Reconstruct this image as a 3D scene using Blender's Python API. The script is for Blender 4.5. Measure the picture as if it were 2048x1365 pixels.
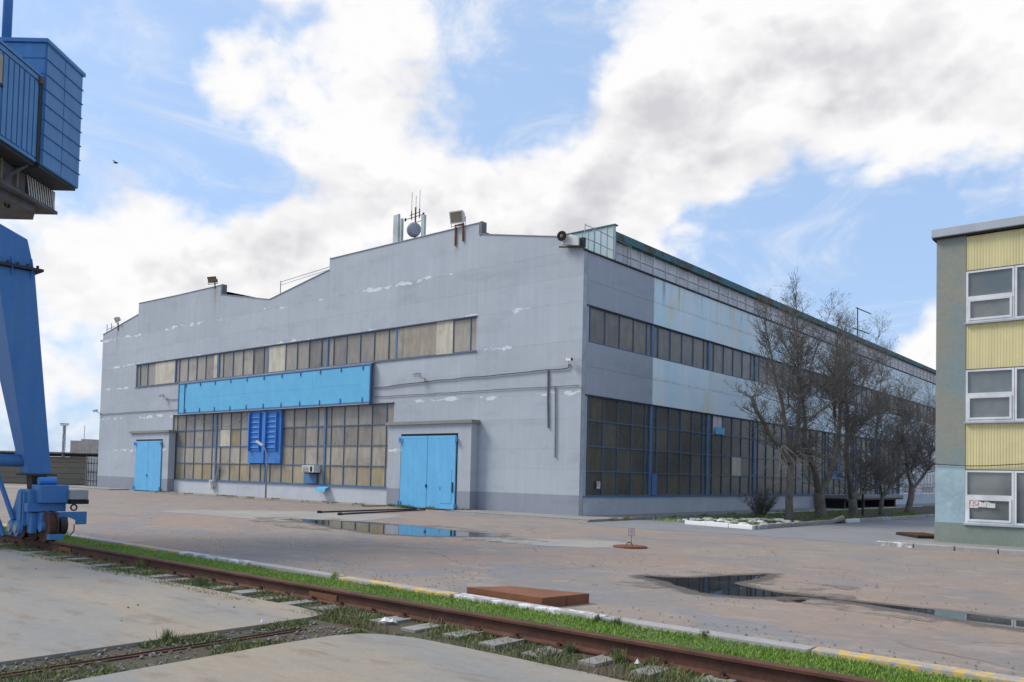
import bpy, math, random
from mathutils import Vector, Matrix, noise as mnoise
R = math.radians
rnd = random.Random(7)
sc = bpy.context.scene
col = sc.collection
for o in list(bpy.data.objects): bpy.data.objects.remove(o)

# ------------------------------------------------------------------ camera
CAM = Vector((21.442, -29.892, 1.784))
RT = Vector((0.76273, 0.64627, 0.02403)); UP = Vector((0.00422, -0.04213, 0.99910)); FW = Vector((-0.64670, 0.76195, 0.03487))
cd = bpy.data.cameras.new('camera'); cam = bpy.data.objects.new('camera', cd); col.objects.link(cam)
m = Matrix((RT, UP, -FW)).transposed().to_4x4(); m.translation = CAM
cam.matrix_world = m
cd.sensor_width = 36; cd.lens = 1666.3 / 2048 * 36; cd.shift_y = (894.0 - 682.5) / 2048
cd.clip_start = .1; cd.clip_end = 6000
sc.camera = cam

# ------------------------------------------------------------------ sky, sun, exposure
SUN_AZ = Vector((-0.86, -0.51, 0)).normalized(); SUN_EL = R(46)
w = bpy.data.worlds.new('World'); sc.world = w; w.use_nodes = True
def world_nodes():
    nt = w.node_tree; N = nt.nodes; L = nt.links
    for n in list(N): N.remove(n)
    out = N.new('ShaderNodeOutputWorld'); bg = N.new('ShaderNodeBackground'); L.new(bg.outputs[0], out.inputs[0])
    bg.inputs[1].default_value = 0.1
    sky = N.new('ShaderNodeTexSky'); sky.sky_type = 'NISHITA'; sky.sun_disc = False
    sky.sun_elevation = SUN_EL; sky.sun_rotation = math.atan2(SUN_AZ.x, SUN_AZ.y)
    sky.air_density = 1.0; sky.dust_density = 1.6; sky.ozone_density = 1.5
    tc = N.new('ShaderNodeTexCoord'); D = tc.outputs['Generated']
    def M(op, a, b=None, c=None, clamp=False):
        n = N.new('ShaderNodeMath'); n.operation = op; n.use_clamp = clamp
        for i, x in enumerate((a, b, c)):
            if x is None: continue
            if isinstance(x, (int, float)): n.inputs[i].default_value = x
            else: L.new(x, n.inputs[i])
        return n.outputs[0]
    def dot(v):
        n = N.new('ShaderNodeVectorMath'); n.operation = 'DOT_PRODUCT'; L.new(D, n.inputs[0]); n.inputs[1].default_value = v
        return n.outputs['Value']
    def fbm(scale, det, offs=(0, 0, 0), rough=.55, dist=0.0, zs=1.6):
        mp = N.new('ShaderNodeMapping'); L.new(D, mp.inputs[0]); mp.inputs['Location'].default_value = offs; mp.inputs['Scale'].default_value = (1, 1, zs)
        n = N.new('ShaderNodeTexNoise'); L.new(mp.outputs[0], n.inputs['Vector'])
        n.inputs['Scale'].default_value = scale; n.inputs['Detail'].default_value = det; n.inputs['Roughness'].default_value = rough; n.inputs['Distortion'].default_value = dist
        return n.outputs['Fac']
    fw = Vector((FW.x, FW.y, 0)).normalized(); rt = Vector((fw.y, -fw.x, 0))
    az = M('MULTIPLY', M('ARCTAN2', dot(rt), dot(fw)), 57.2958)
    el = M('MULTIPLY', M('ARCSINE', dot(Vector((0, 0, 1)))), 57.2958)
    # cloud banks placed from image pixels: azimuth and elevation in degrees, half-widths, weight
    banks = [(-11.8, 27, 6.0, 7, .40), (-9, 23.5, 3.5, 3, .10), (-5, 17.5, 10.5, 4.2, .36), (-5, 20.3, 3.4, 2.2, .12), (9.5, 24, 4.8, 6.5, .38), (6, 18.5, 8, 4, .18), (26, 24.5, 11.5, 8.5, .46), (14.5, 22, 3, 3, .08), (-24, 12.0, 9.5, 4.4, .36),
             (-27, 5.5, 12, 4.8, .30), (-19.4, 23.8, 3.0, 2.4, .36), (28.5, 9, 3.6, 3.8, .42), (24.6, 7.2, 2.4, 2.4, .30), (-25.2, 24.5, 1.5, 2.4, .30), (4, 12.5, 12, 4.5, .30), (-17.5, 29.8, 2.6, 1.3, .26), (-14, 12.5, 7, 5, .22), (-28.2, 18.3, 1.2, 1.6, .24),
             (0.6, 26.8, 4.4, 4.2, -.30), (19.5, 14.6, 10.5, 5.0, -.46), (-18.5, 18.6, 6.5, 2.5, -.26), (20, 6, 7, 5, -.28), (-24, 22.5, 6.5, 5.2, -.34), (-31, 20, 5, 5, -.2)]
    dens = M('ADD', M('MULTIPLY', M('SUBTRACT', fbm(3.6, 7, (3.1, 1.7, .4), .60, .25), .5), 1.05), .50)
    dens = M('ADD', dens, M('MULTIPLY', M('SUBTRACT', fbm(12, 5, (1.3, 5.2, .8), .62, .3), .5), .34))
    for a, e, sa, se, wt in banks:
        da = M('DIVIDE', M('SUBTRACT', az, a), sa); de = M('DIVIDE', M('SUBTRACT', el, e), se)
        g = M('EXPONENT', M('MULTIPLY', M('ADD', M('MULTIPLY', da, da), M('MULTIPLY', de, de)), -1.0))
        dens = M('ADD', dens, M('MULTIPLY', g, wt))
    def puff(scale, offs):
        mp = N.new('ShaderNodeMapping'); L.new(D, mp.inputs[0]); mp.inputs['Location'].default_value = offs; mp.inputs['Scale'].default_value = (1, 1, 1.25)
        wn = N.new('ShaderNodeTexNoise'); L.new(mp.outputs[0], wn.inputs['Vector']); wn.inputs['Scale'].default_value = scale * .8; wn.inputs['Detail'].default_value = 2
        ad = N.new('ShaderNodeMix'); ad.data_type = 'RGBA'; ad.inputs['Factor'].default_value = .10; L.new(mp.outputs[0], ad.inputs['A']); L.new(wn.outputs['Color'], ad.inputs['B'])
        vn = N.new('ShaderNodeTexVoronoi'); vn.feature = 'F1'; L.new(ad.outputs['Result'], vn.inputs['Vector']); vn.inputs['Scale'].default_value = scale
        return M('SUBTRACT', .50, vn.outputs['Distance'])
    dens = M('ADD', dens, M('ADD', M('MULTIPLY', puff(10, (1, 2, 3)), .30), M('MULTIPLY', puff(24, (4, 1, 2)), .16)))
    mr = N.new('ShaderNodeMapRange'); mr.interpolation_type = 'SMOOTHSTEP'; L.new(dens, mr.inputs[0]); mr.inputs[1].default_value = .46; mr.inputs[2].default_value = .74
    # thin torn wisps drifting over the blue
    ws = N.new('ShaderNodeMapRange'); ws.interpolation_type = 'SMOOTHSTEP'; L.new(fbm(4.5, 6, (6, 2, 9), .66, .8, 2.2), ws.inputs[0]); ws.inputs[1].default_value = .46; ws.inputs[2].default_value = .80
    mask = M('MAXIMUM', mr.outputs[0], M('MULTIPLY', ws.outputs[0], .85))
    # grey undersides: thick cloud, and relief from the density gradient towards the sun
    thick = N.new('ShaderNodeMapRange'); thick.interpolation_type = 'SMOOTHSTEP'; L.new(dens, thick.inputs[0]); thick.inputs[1].default_value = .78; thick.inputs[2].default_value = 1.16
    rel = M('MULTIPLY', M('SUBTRACT', fbm(5.5, 4, (2, 2, 2), .6), fbm(5.5, 4, (2.05, 2.03, 1.9), .6)), 2.4)
    soft = M('MULTIPLY', M('SUBTRACT', fbm(4.2, 5, (7, 1, 3), .55), .48), 1.0)
    g = M('ADD', M('ADD', M('MULTIPLY', thick.outputs[0], .85), rel), soft, clamp=True)
    cmix = N.new('ShaderNodeMix'); cmix.data_type = 'RGBA'; L.new(g, cmix.inputs['Factor'])
    cmix.inputs['A'].default_value = (8.1, 8.0, 8.0, 1); cmix.inputs['B'].default_value = (5.3, 5.3, 5.65, 1)
    # thin veil of haze that pales the blue
    veil = N.new('ShaderNodeMix'); veil.data_type = 'RGBA'; veil.inputs['Factor'].default_value = .68
    gain = N.new('ShaderNodeMix'); gain.data_type = 'RGBA'; gain.blend_type = 'MULTIPLY'; gain.inputs['Factor'].default_value = 1
    L.new(sky.outputs[0], gain.inputs['A']); gain.inputs['B'].default_value = (1.15, 1.32, 1.55, 1)
    L.new(gain.outputs['Result'], veil.inputs['A']); veil.inputs['B'].default_value = (3.95, 5.5, 7.9, 1)
    mx = N.new('ShaderNodeMix'); mx.data_type = 'RGBA'; L.new(mask, mx.inputs['Factor']); L.new(veil.outputs['Result'], mx.inputs['A']); L.new(cmix.outputs['Result'], mx.inputs['B'])
    L.new(mx.outputs['Result'], bg.inputs[0])
world_nodes()
w.cycles.sampling_method = 'MANUAL'; w.cycles.sample_map_resolution = 256
sd = bpy.data.lights.new('sun', 'SUN'); sd.energy = 2.5; sd.angle = R(20); sd.color = (1, .93, .82)
sun = bpy.data.objects.new('sun', sd); col.objects.link(sun)
sdir = Vector((SUN_AZ.x * math.cos(SUN_EL), SUN_AZ.y * math.cos(SUN_EL), math.sin(SUN_EL)))
sun.rotation_euler = sdir.to_track_quat('Z', 'Y').to_euler(); sun.location = (0, 0, 60)
sc.view_settings.view_transform = 'Standard'; sc.view_settings.look = 'None'; sc.view_settings.gamma = 1; sc.view_settings.use_curve_mapping = False
sc.view_settings.exposure = 0.3
sc.render.engine = 'CYCLES'

# ------------------------------------------------------------------ material helpers
class NT:
    def __init__(s, name):
        s.m = bpy.data.materials.new(name); s.m.use_nodes = True
        s.t = s.m.node_tree; s.N = s.t.nodes; s.L = s.t.links
        s.b = s.N['Principled BSDF']; s.pos = s.N.new('ShaderNodeNewGeometry').outputs['Position']
        s.b.inputs['Specular IOR Level'].default_value = .35
    def M(s, op, a, b=None, c=None, clamp=False):
        n = s.N.new('ShaderNodeMath'); n.operation = op; n.use_clamp = clamp
        for i, x in enumerate((a, b, c)):
            if x is None: continue
            if isinstance(x, (int, float)): n.inputs[i].default_value = x
            else: s.L.new(x, n.inputs[i])
        return n.outputs[0]
    def noise(s, scale=1., det=5, rough=.55, sc3=(1, 1, 1), loc=(0, 0, 0), dist=0., vec=None):
        mp = s.N.new('ShaderNodeMapping'); s.L.new(vec or s.pos, mp.inputs[0]); mp.inputs['Scale'].default_value = sc3; mp.inputs['Location'].default_value = loc
        n = s.N.new('ShaderNodeTexNoise'); s.L.new(mp.outputs[0], n.inputs['Vector']); n.inputs['Scale'].default_value = scale
        n.inputs['Detail'].default_value = det; n.inputs['Roughness'].default_value = rough; n.inputs['Distortion'].default_value = dist
        return n.outputs['Fac']
    def xyz(s):
        n = s.N.new('ShaderNodeSeparateXYZ'); s.L.new(s.pos, n.inputs[0]); return n.outputs
    def ramp(s, f, a, b, smooth=True):
        n = s.N.new('ShaderNodeMapRange'); n.interpolation_type = 'SMOOTHSTEP' if smooth else 'LINEAR'
        if isinstance(f, (int, float)): n.inputs[0].default_value = f
        else: s.L.new(f, n.inputs[0])
        n.inputs[1].default_value = a; n.inputs[2].default_value = b; return n.outputs[0]
    def mix(s, f, a, b, mode='MIX'):
        n = s.N.new('ShaderNodeMix'); n.data_type = 'RGBA'; n.blend_type = mode
        if isinstance(f, (int, float)): n.inputs['Factor'].default_value = f
        else: s.L.new(f, n.inputs['Factor'])
        for k, x in (('A', a), ('B', b)):
            if isinstance(x, tuple): n.inputs[k].default_value = (*x[:3], 1)
            else: s.L.new(x, n.inputs[k])
        return n.outputs['Result']
    def bright(s, c, f):
        n = s.N.new('ShaderNodeHueSaturation'); s.L.new(c, n.inputs['Color']) if not isinstance(c, tuple) else setattr(n.inputs['Color'], 'default_value', (*c, 1))
        if isinstance(f, (int, float)): n.inputs['Value'].default_value = f
        else: s.L.new(f, n.inputs['Value'])
        return n.outputs[0]
    def rand(s): return s.N.new('ShaderNodeObjectInfo').outputs['Random']
    def bump(s, h, strength=.3, dist=.01):
        n = s.N.new('ShaderNodeBump'); s.L.new(h, n.inputs['Height']); n.inputs['Strength'].default_value = strength; n.inputs['Distance'].default_value = dist
        s.L.new(n.outputs[0], s.b.inputs['Normal'])
    def done(s, c, rough=.8, metal=0., spec=None):
        if isinstance(c, tuple): s.b.inputs['Base Color'].default_value = (*c[:3], 1)
        else: s.L.new(c, s.b.inputs['Base Color'])
        if isinstance(rough, (int, float)): s.b.inputs['Roughness'].default_value = rough
        else: s.L.new(rough, s.b.inputs['Roughness'])
        s.b.inputs['Metallic'].default_value = metal
        if spec is not None: s.b.inputs['Specular IOR Level'].default_value = spec
        return s.m

def painted(name, c, c2=None, rough=.6, var=.18, scale=1.5, rust=0., rustc=(.16, .06, .025), bump=.15, rnd_amt=0., streak=.12, spec=None, metal=0.):
    t = NT(name)
    c2 = c2 or tuple(x * .75 for x in c)
    n1 = t.noise(scale, 6); n2 = t.noise(scale * 9, 4, .6); st = t.noise(1, 4, .6, (7, 7, .35))
    k = t.mix(t.ramp(n1, .35, .7), c, c2)
    f = t.M('ADD', t.M('MULTIPLY', t.M('SUBTRACT', n2, .5), var), t.M('MULTIPLY', t.M('SUBTRACT', st, .5), streak * 2))
    if rnd_amt: f = t.M('ADD', f, t.M('MULTIPLY', t.M('SUBTRACT', t.rand(), .5), rnd_amt * 2))
    k = t.bright(k, t.M('ADD', f, 1.0))
    if rust > 0:
        rn = t.noise(scale * 2.3, 8, .65, loc=(4, 2, 9)); k = t.mix(t.ramp(rn, .78 - rust, .86 - rust), k, rustc)
    t.bump(n2, bump, .02)
    return t.done(k, rough, metal, spec)

def make_front_paint(name, c, c2, peel=(3.05, 5.56, 7.9, 9.65, 11.95), streaks=(), peelc=(.66, .69, .73), amt=1.):
    t = NT(name); x, y, z = t.xyz()
    big = t.noise(.18, 4); mid = t.noise(1.6, 5, .6); fine = t.noise(22, 4, .6); st = t.noise(1, 5, .6, (3.5, 3.5, .18)); st2 = t.noise(1, 4, .6, (14, 14, .5), (3, 1, 2))
    k = t.mix(t.ramp(big, .35, .68), c, c2)
    f = t.M('ADD', t.M('ADD', t.M('MULTIPLY', t.M('SUBTRACT', mid, .5), .13), t.M('MULTIPLY', t.M('SUBTRACT', st, .5), .20)), t.M('MULTIPLY', t.M('SUBTRACT', st2, .5), .08))
    f = t.M('ADD', f, t.M('MULTIPLY', t.M('SUBTRACT', t.rand(), .5), .07))
    f = t.M('SUBTRACT', f, t.M('MULTIPLY', t.ramp(t.noise(.7, 7, .65, (.5, .5, 1.6), (12, 3, 5)), .52, .66), .09)); f = t.M('ADD', f, t.M('MULTIPLY', t.ramp(t.noise(.45, 7, .65, (1, 1, .7), (2, 13, 5)), .55, .7), .06))
    k = t.bright(k, t.M('ADD', f, 1.0))
    # grime clinging under the joints
    band = None; wob = t.M('MULTIPLY', t.M('SUBTRACT', t.noise(.9, 4), .5), .5)
    for zi in peel:
        b = t.M('SUBTRACT', 1.0, t.M('DIVIDE', t.M('ABSOLUTE', t.M('ADD', t.M('SUBTRACT', z, zi), wob)), .24), clamp=True)
        band = b if band is None else t.M('MAXIMUM', band, b)
    gr = t.noise(1, 6, .65, (1.2, 1.2, 2.6), (9, 3, 1))
    k = t.mix(t.M('MULTIPLY', t.M('MULTIPLY', t.ramp(gr, .5, .75), band), .35), k, (.20, .21, .24))
    pn = t.noise(1.0, 10, .70, (1.1, 1.1, 2.4), (1.5, 0, 4.2)); region = t.ramp(t.noise(.16, 3, .5, (1, 1, 2.2), (5.4, 1, 2.3)), .36, .58)
    v = t.M('ADD', pn, t.M('MULTIPLY', t.M('MULTIPLY', band, region),   .235 * amt))
    pm = t.ramp(v, .695, .715); k = t.mix(pm, k, peelc)
    for x0, w0, zt, zb in streaks:
        a = t.M('SUBTRACT', 1.0, t.M('DIVIDE', t.M('ABSOLUTE', t.M('SUBTRACT', x, x0)), w0), clamp=True)
        b = t.M('MULTIPLY', t.ramp(z, zb, zb + (zt - zb) * .7), t.M('LESS_THAN', z, zt))
        n = t.noise(1, 5, .6, (22, 22, .9), (x0, 0, 0))
        k = t.mix(t.M('MULTIPLY', t.M('MULTIPLY', a, b), t.ramp(n, .3, .62), clamp=True), k, (.36, .17, .05))
    h = t.M('SUBTRACT', t.M('ADD', t.M('MULTIPLY', fine, .5), t.M('MULTIPLY', mid, .5)), t.M('MULTIPLY', pm, .5))
    t.bump(h, .35, .012)
    return t.done(k, .82)

MAT = {}
def build_materials():
    A = MAT
    A['front'] = make_front_paint('grey_facade_paint', (.42, .455, .495), (.385, .42, .465), streaks=((-7.93, .13, 14.2, 12.6), (-7.40, .10, 14.0, 13.0), (-30.9, .13, 14.0, 12.1), (-45.4, .16, 13.0, 10.3)))
    A['plinth'] = make_front_paint('plinth_paint', (.27, .29, .335), (.24, .26, .305), peel=(0.3,), amt=.4)
    A['side'] = make_front_paint('shade_toned_side_paint', (.36, .385, .435), (.335, .36, .415), peel=(20,), amt=0)  # facade paint again, shade on this side put in as darker, bluer colour
    A['side_plinth'] = make_front_paint('side_plinth_paint', (.50, .525, .56), (.46, .485, .53), peel=(20,), amt=0)
    def faded(name, c, c2):
        t = NT(name); x, y, z = t.xyz()
        st = t.noise(1, 5, .6, (5, 5, .22)); big = t.noise(.35, 5); fine = t.noise(15, 4)
        k = t.mix(t.ramp(big, .35, .65), c, c2); k = t.mix(t.ramp(st, .50, .70), k, (.78, .81, .81)); k = t.mix(t.M('MULTIPLY', t.ramp(t.noise(1.1, 8, .68, (1, 1, .6), (2, 8, 1)), .52, .62), .55), k, (.76, .77, .73))
        ye = t.M('MULTIPLY', t.ramp(t.noise(.7, 6, .6, (1, 1, .5), (3, 3, 1)), .54, .70), .55); k = t.mix(ye, k, (.70, .66, .42))
        seam = t.M('MULTIPLY', t.M('SUBTRACT', 1.0, t.M('DIVIDE', t.M('ABSOLUTE', t.M('SUBTRACT', z, 10.62)), .16), clamp=True), t.ramp(t.noise(3, 5), .45, .6))
        seam2 = t.M('MULTIPLY', t.M('SUBTRACT', 1.0, t.M('DIVIDE', t.M('ABSOLUTE', t.M('SUBTRACT', z, 6.8)), .12), clamp=True), t.ramp(t.noise(3, 5), .45, .6))
        k = t.mix(t.M('MULTIPLY', t.M('MAXIMUM', seam, seam2), .7), k, (.62, .57, .55))
        run = t.M('MULTIPLY', t.ramp(t.noise(1, 5, .6, (2.5, 2.5, .15), (8, 1, 1)), .52, .70), t.ramp(z, 10.2, 11.8)); k = t.mix(t.M('MULTIPLY', run, .8), k, (.33, .25, .17))
        k = t.bright(k, t.M('ADD', .94, t.M('MULTIPLY', t.rand(), .14)))
        t.bump(fine, .25, .01); return t.done(k, .8)
    A['faded'] = faded('faded_blue_paint', (.58, .76, .85), (.70, .80, .83))
    A['joint'] = painted('joint_mortar', (.42, .45, .49), rough=.9)
    A['blue'] = painted('cornflower_frame_paint', (.07, .17, .36), (.10, .19, .33), rough=.6, var=.3, rust=.05, rustc=(.10, .12, .15))
    A['frame_blue'] = painted('weathered_blue_glazing_bar', (.085, .15, .25), (.10, .16, .22), rough=.65, var=.3, rust=.05, rustc=(.08, .07, .06))
    A['blue_light'] = painted('sky_blue_board_paint', (.115, .42, .67), (.13, .46, .70), rough=.55, var=.06, streak=.05, rust=.02, rustc=(.42, .46, .50))
    A['door'] = painted('sky_blue_door_paint', (.125, .43, .72), (.15, .46, .74), rough=.55, var=.14, streak=.14, rust=.045, rustc=(.10, .28, .42))
    A['louvre'] = painted('cobalt_louvre_paint', (.05, .20, .56), (.055, .22, .58), rough=.5, var=.08, streak=.06)
    A['dark'] = painted('dark_rubber', (.02, .02, .022), rough=.8)
    A['black_metal'] = painted('black_steel', (.03, .03, .034), rough=.6, rust=.06)
    A['white'] = painted('off_white_paint', (.66, .66, .64), rough=.6, var=.1)
    A['galv'] = painted('galvanised_steel', (.36, .38, .40), rough=.45, var=.15, metal=.5)
    A['rust'] = painted('rusty_steel', (.17, .07, .035), (.22, .09, .045), rough=.85, var=.4, bump=.4)
    A['rail'] = painted('rusty_rail_steel', (.075, .034, .023), (.115, .05, .032), rough=.8, var=.6, scale=3, bump=.4)
    A['cable'] = painted('grey_cable', (.17, .17, .19), rough=.7)
    def pane(name, c, c2, rough=.3, spec=.5, amt=.5):
        t = NT(name); r = t.rand()
        n = t.noise(1.3, 8, .68); st = t.noise(1, 6, .65, (4, 4, .9)); fine = t.noise(30, 3)
        k = t.mix(t.ramp(t.M('ADD', n, t.M('MULTIPLY', t.M('SUBTRACT', r, .5), .5)), .3, .7), c, c2)
        f = t.M('ADD', t.M('MULTIPLY', t.M('SUBTRACT', r, .5), amt), t.M('MULTIPLY', t.M('SUBTRACT', st, .5), 1.0))
        f = t.M('SUBTRACT', f, t.M('MULTIPLY', t.ramp(t.noise(.55, 7, .7, (1, 1, 1.4), (7, 7, 7)), .52, .7), .25))
        k = t.bright(k, t.M('ADD', 1.0, f)); t.bump(n, .16, .06)
        return t.done(k, t.M('ADD', rough - .12, t.M('MULTIPLY', n, .3)), spec=spec)
    A['pane_tan'] = pane('dusty_tan_pane', (.37, .32, .24), (.31, .28, .235), .38)
    A['pane_grey'] = pane('dusty_grey_pane', (.24, .215, .19), (.28, .25, .21), .35)
    A['pane_yellow'] = pane('yellowed_pane', (.36, .285, .15), (.30, .25, .165), .4)
    A['pane_cream'] = pane('cream_board', (.53, .49, .39), (.50, .46, .37), .6, .3, .12)
    A['pane_side'] = pane('dirty_pane_dark_reflection', (.085, .077, .06), (.062, .06, .05), .22, .35, .5)  # dirty glass, with dark reflected surroundings painted into its base colour
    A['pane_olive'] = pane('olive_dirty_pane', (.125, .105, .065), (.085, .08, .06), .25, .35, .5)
    A['pane_side_top'] = pane('brown_dirty_pane', (.235, .20, .165), (.15, .135, .12), .3, .4, .4)
    A['pane_clere'] = pane('milky_clerestory_pane', (.60, .59, .60), (.44, .44, .46), .4, .4, .5)
    t = NT('window_glass'); n = t.noise(.6, 4); k = t.mix(t.ramp(n, .4, .62), (.10, .125, .125), (.17, .19, .19)); t.b.inputs['IOR'].default_value = 1.75
    A['glass'] = t.done(k, .04, spec=.5)
    # ground -----------------------------------------------------------
    def yard():
        t = NT('worn_reddish_concrete'); x, y, z = t.xyz()
        big = t.noise(.12, 7, .65, (.8, 1, 1)); pk = t.noise(.30, 9, .70, (.75, 1.0, 1), (3, 7, 0), .4); mid = t.noise(1.3, 9, .72, (.85, 1.1, 1)); fine = t.noise(26, 4, .7); grit = t.noise(110, 2, .6)
        k = t.mix(t.ramp(big, .36, .64), (.285, .205, .160), (.262, .222, .188))
        k = t.mix(t.M('MULTIPLY', t.ramp(pk, .46, .62), .75), k, (.20, .188, .185))
        k = t.mix(t.M('MULTIPLY', t.ramp(mid, .50, .64), .60), k, (.33, .275, .225))
        gp = t.noise(.33, 10, .74, (.7, 1.15, 1), (11, 2, 0), .5); k = t.mix(t.M('MULTIPLY', t.ramp(gp, .53, .62), .8), k, (.195, .20, .215))
        d1 = t.noise(3.6, 8, .72, (.8, 1.5, 1), (1, 4, 0)); d2 = t.noise(11, 6, .7, (.8, 1.4, 1), (7, 1, 0))
        k = t.bright(k, t.M('ADD', .33, t.M('ADD', t.M('ADD', t.M('MULTIPLY', d1, .46), t.M('MULTIPLY', d2, .44)), t.M('ADD', t.M('MULTIPLY', fine, .30), t.M('MULTIPLY', grit, .16)))))
        sp = t.ramp(t.noise(5, 9, .75, loc=(31, 3, 0)), .68, .74); k = t.mix(t.M('MULTIPLY', sp, .6), k, (.40, .37, .34))
        # thin wandering cracks
        wv = t.N.new('ShaderNodeVectorMath'); wv.operation = 'ADD'; t.L.new(t.pos, wv.inputs[0])
        nn = t.N.new('ShaderNodeTexNoise'); nn.inputs['Scale'].default_value = .6; nn.inputs['Detail'].default_value = 6; t.L.new(t.pos, nn.inputs['Vector'])
        t.L.new(nn.outputs['Color'], wv.inputs[1])
        vo = t.N.new('ShaderNodeTexVoronoi'); vo.feature = 'DISTANCE_TO_EDGE'; vo.inputs['Scale'].default_value = .17; t.L.new(wv.outputs[0], vo.inputs['Vector'])
        cr = t.M('MULTIPLY', t.M('SUBTRACT', 1.0, t.ramp(vo.outputs['Distance'], .0, .006)), t.ramp(t.noise(.25, 4, loc=(2, 9, 0)), .5, .6))
        k = t.mix(t.M('MULTIPLY', cr, .7), k, (.09, .08, .075))
        st = t.M('MULTIPLY', t.ramp(t.noise(.45, 9, .74, (.8, 1.1, 1), (21, 4, 0)), .60, .70), .65); k = t.mix(st, k, (.16, .145, .135))
        t.bump(t.M('ADD', t.M('MULTIPLY', fine, .5), t.M('MULTIPLY', grit, .5)), .5, .012)
        return t.done(k, t.M('ADD', .68, t.M('MULTIPLY', mid, .3)), spec=.3)
    A['yard'] = yard()
    def damp():
        t = NT('damp_concrete'); fine = t.noise(26, 4, .7); mid = t.noise(1.1, 7, .7, (.6, 1.3, 1)); k = t.mix(t.ramp(mid, .4, .62), (.20, .165, .14), (.25, .215, .185))
        k = t.bright(k, t.M('ADD', .8, t.M('MULTIPLY', fine, .4))); t.bump(fine, .3, .008); t.done(k, t.M('ADD', .35, t.M('MULTIPLY', mid, .5)), spec=.4)
        tr_ = t.N.new('ShaderNodeBsdfTransparent'); mx = t.N.new('ShaderNodeMixShader'); out = [n for n in t.N if n.type == 'OUTPUT_MATERIAL'][0]
        t.L.new(t.ramp(t.noise(.9, 8, .68, loc=(5, 5, 0)), .46, .62), mx.inputs[0]); t.L.new(tr_.outputs[0], mx.inputs[1]); t.L.new(t.b.outputs[0], mx.inputs[2]); t.L.new(mx.outputs[0], out.inputs[0]); return t.m
    A['damp'] = damp()
    def margin():
        t = NT('wet_silt'); fine = t.noise(26, 4, .7); k = t.bright((.15, .125, .105), t.M('ADD', .7, t.M('MULTIPLY', fine, .6))); t.done(k, .3, spec=.5)
        at = t.N.new('ShaderNodeAttribute'); at.attribute_name = 'edge'
        tr_ = t.N.new('ShaderNodeBsdfTransparent'); mx = t.N.new('ShaderNodeMixShader'); out = [n for n in t.N if n.type == 'OUTPUT_MATERIAL'][0]
        f = t.ramp(t.M('ADD', at.outputs['Fac'], t.M('MULTIPLY', t.M('SUBTRACT', t.noise(3.5, 8, .7), .5), 1.1)), .15, .95)
        t.L.new(t.M('MULTIPLY', f, .85), mx.inputs[0]); t.L.new(tr_.outputs[0], mx.inputs[1]); t.L.new(t.b.outputs[0], mx.inputs[2]); t.L.new(mx.outputs[0], out.inputs[0]); return t.m
    A['margin'] = margin()
    def stone(name, c, c2, c3, s=1., bump=.4, rough=.88, an=(1, 1, 1)):
        t = NT(name); a = t.noise(.35 * s, 6, .6, an); b = t.noise(1.7 * s, 7, .65, an, (4, 1, 0)); f = t.noise(24, 4, .7); g = t.noise(120, 2)
        k = t.mix(t.ramp(a, .36, .64), c, c2); k = t.mix(t.M('MULTIPLY', t.ramp(b, .52, .70), .6), k, c3)
        d1 = t.noise(4.2 * s, 8, .72, an, (3, 3, 0)); d2 = t.noise(13, 6, .7, loc=(2, 6, 0))
        k = t.bright(k, t.M('ADD', .50, t.M('ADD', t.M('ADD', t.M('MULTIPLY', d1, .34), t.M('MULTIPLY', d2, .28)), t.M('ADD', t.M('MULTIPLY', f, .25), t.M('MULTIPLY', g, .13))))); t.bump(t.M('ADD', t.M('ADD', f, g), d2), bump, .008)
        return t.done(k, rough, spec=.3)
    A['slab'] = stone('stained_concrete', (.31, .26, .20), (.24, .235, .22), (.185, .135, .09), 1.4, .4, an=(.45, 1.25, 1))
    A['asphalt'] = stone('grey_asphalt', (.235, .235, .245), (.21, .21, .22), (.27, .265, .265), 1.2, .5)
    A['patch'] = stone('pale_concrete', (.33, .31, .275), (.29, .272, .245), (.24, .22, .20), 1.5, .3)
    A['apron'] = stone('grey_apron_concrete', (.285, .27, .25), (.25, .238, .222), (.20, .18, .155), 1.5, .4)
    A['apron_brown'] = stone('brown_mossy_concrete', (.30, .25, .20), (.27, .23, .185), (.19, .19, .11), 2., .5)
    A['kerb'] = stone('kerb_concrete', (.36, .345, .33), (.32, .31, .30), (.42, .41, .40), 2., .4)
    def kerbp(name, c):
        t = NT(name); n = t.noise(5, 8, .7); f = t.noise(40, 3)
        k = t.mix(t.ramp(n, .42, .54), c, (.33, .31, .29)); k = t.bright(k, t.M('ADD', .85, t.M('MULTIPLY', f, .3))); t.bump(f, .4, .006); return t.done(k, .85)
    A['kerb_white'] = kerbp('worn_white_kerb_paint', (.66, .66, .68)); A['kerb_yellow'] = kerbp('worn_yellow_kerb_paint', (.58, .40, .11))
    t = NT('solid_white_kerb_paint'); n = t.noise(4, 7, .7); A['kerb_solid'] = t.done(t.mix(t.ramp(n, .6, .72), (.76, .76, .75), (.45, .44, .42)), .8)
    A['soil'] = stone('dark_soil', (.085, .065, .045), (.07, .07, .04), (.11, .09, .06), 3., .8)
    A['moss'] = stone('mossy_soil', (.09, .12, .035), (.10, .14, .04), (.10, .085, .05), 3., .8)
    A['bed'] = stone('leaf_littered_soil', (.10, .075, .055), (.085, .07, .05), (.13, .11, .075), 3., .8)
    t = NT('still_water'); n = t.noise(1.2, 3); A['water'] = t.done(t.mix(t.ramp(t.noise(.9, 7, .7), .45, .7), (.020, .020, .020), (.05, .043, .036)), t.M('ADD', .02, t.M('MULTIPLY', t.ramp(t.noise(1.6, 6, .7, loc=(4, 4, 4)), .5, .75), .16)), spec=.5); t.b.inputs['IOR'].default_value = 1.45
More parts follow.
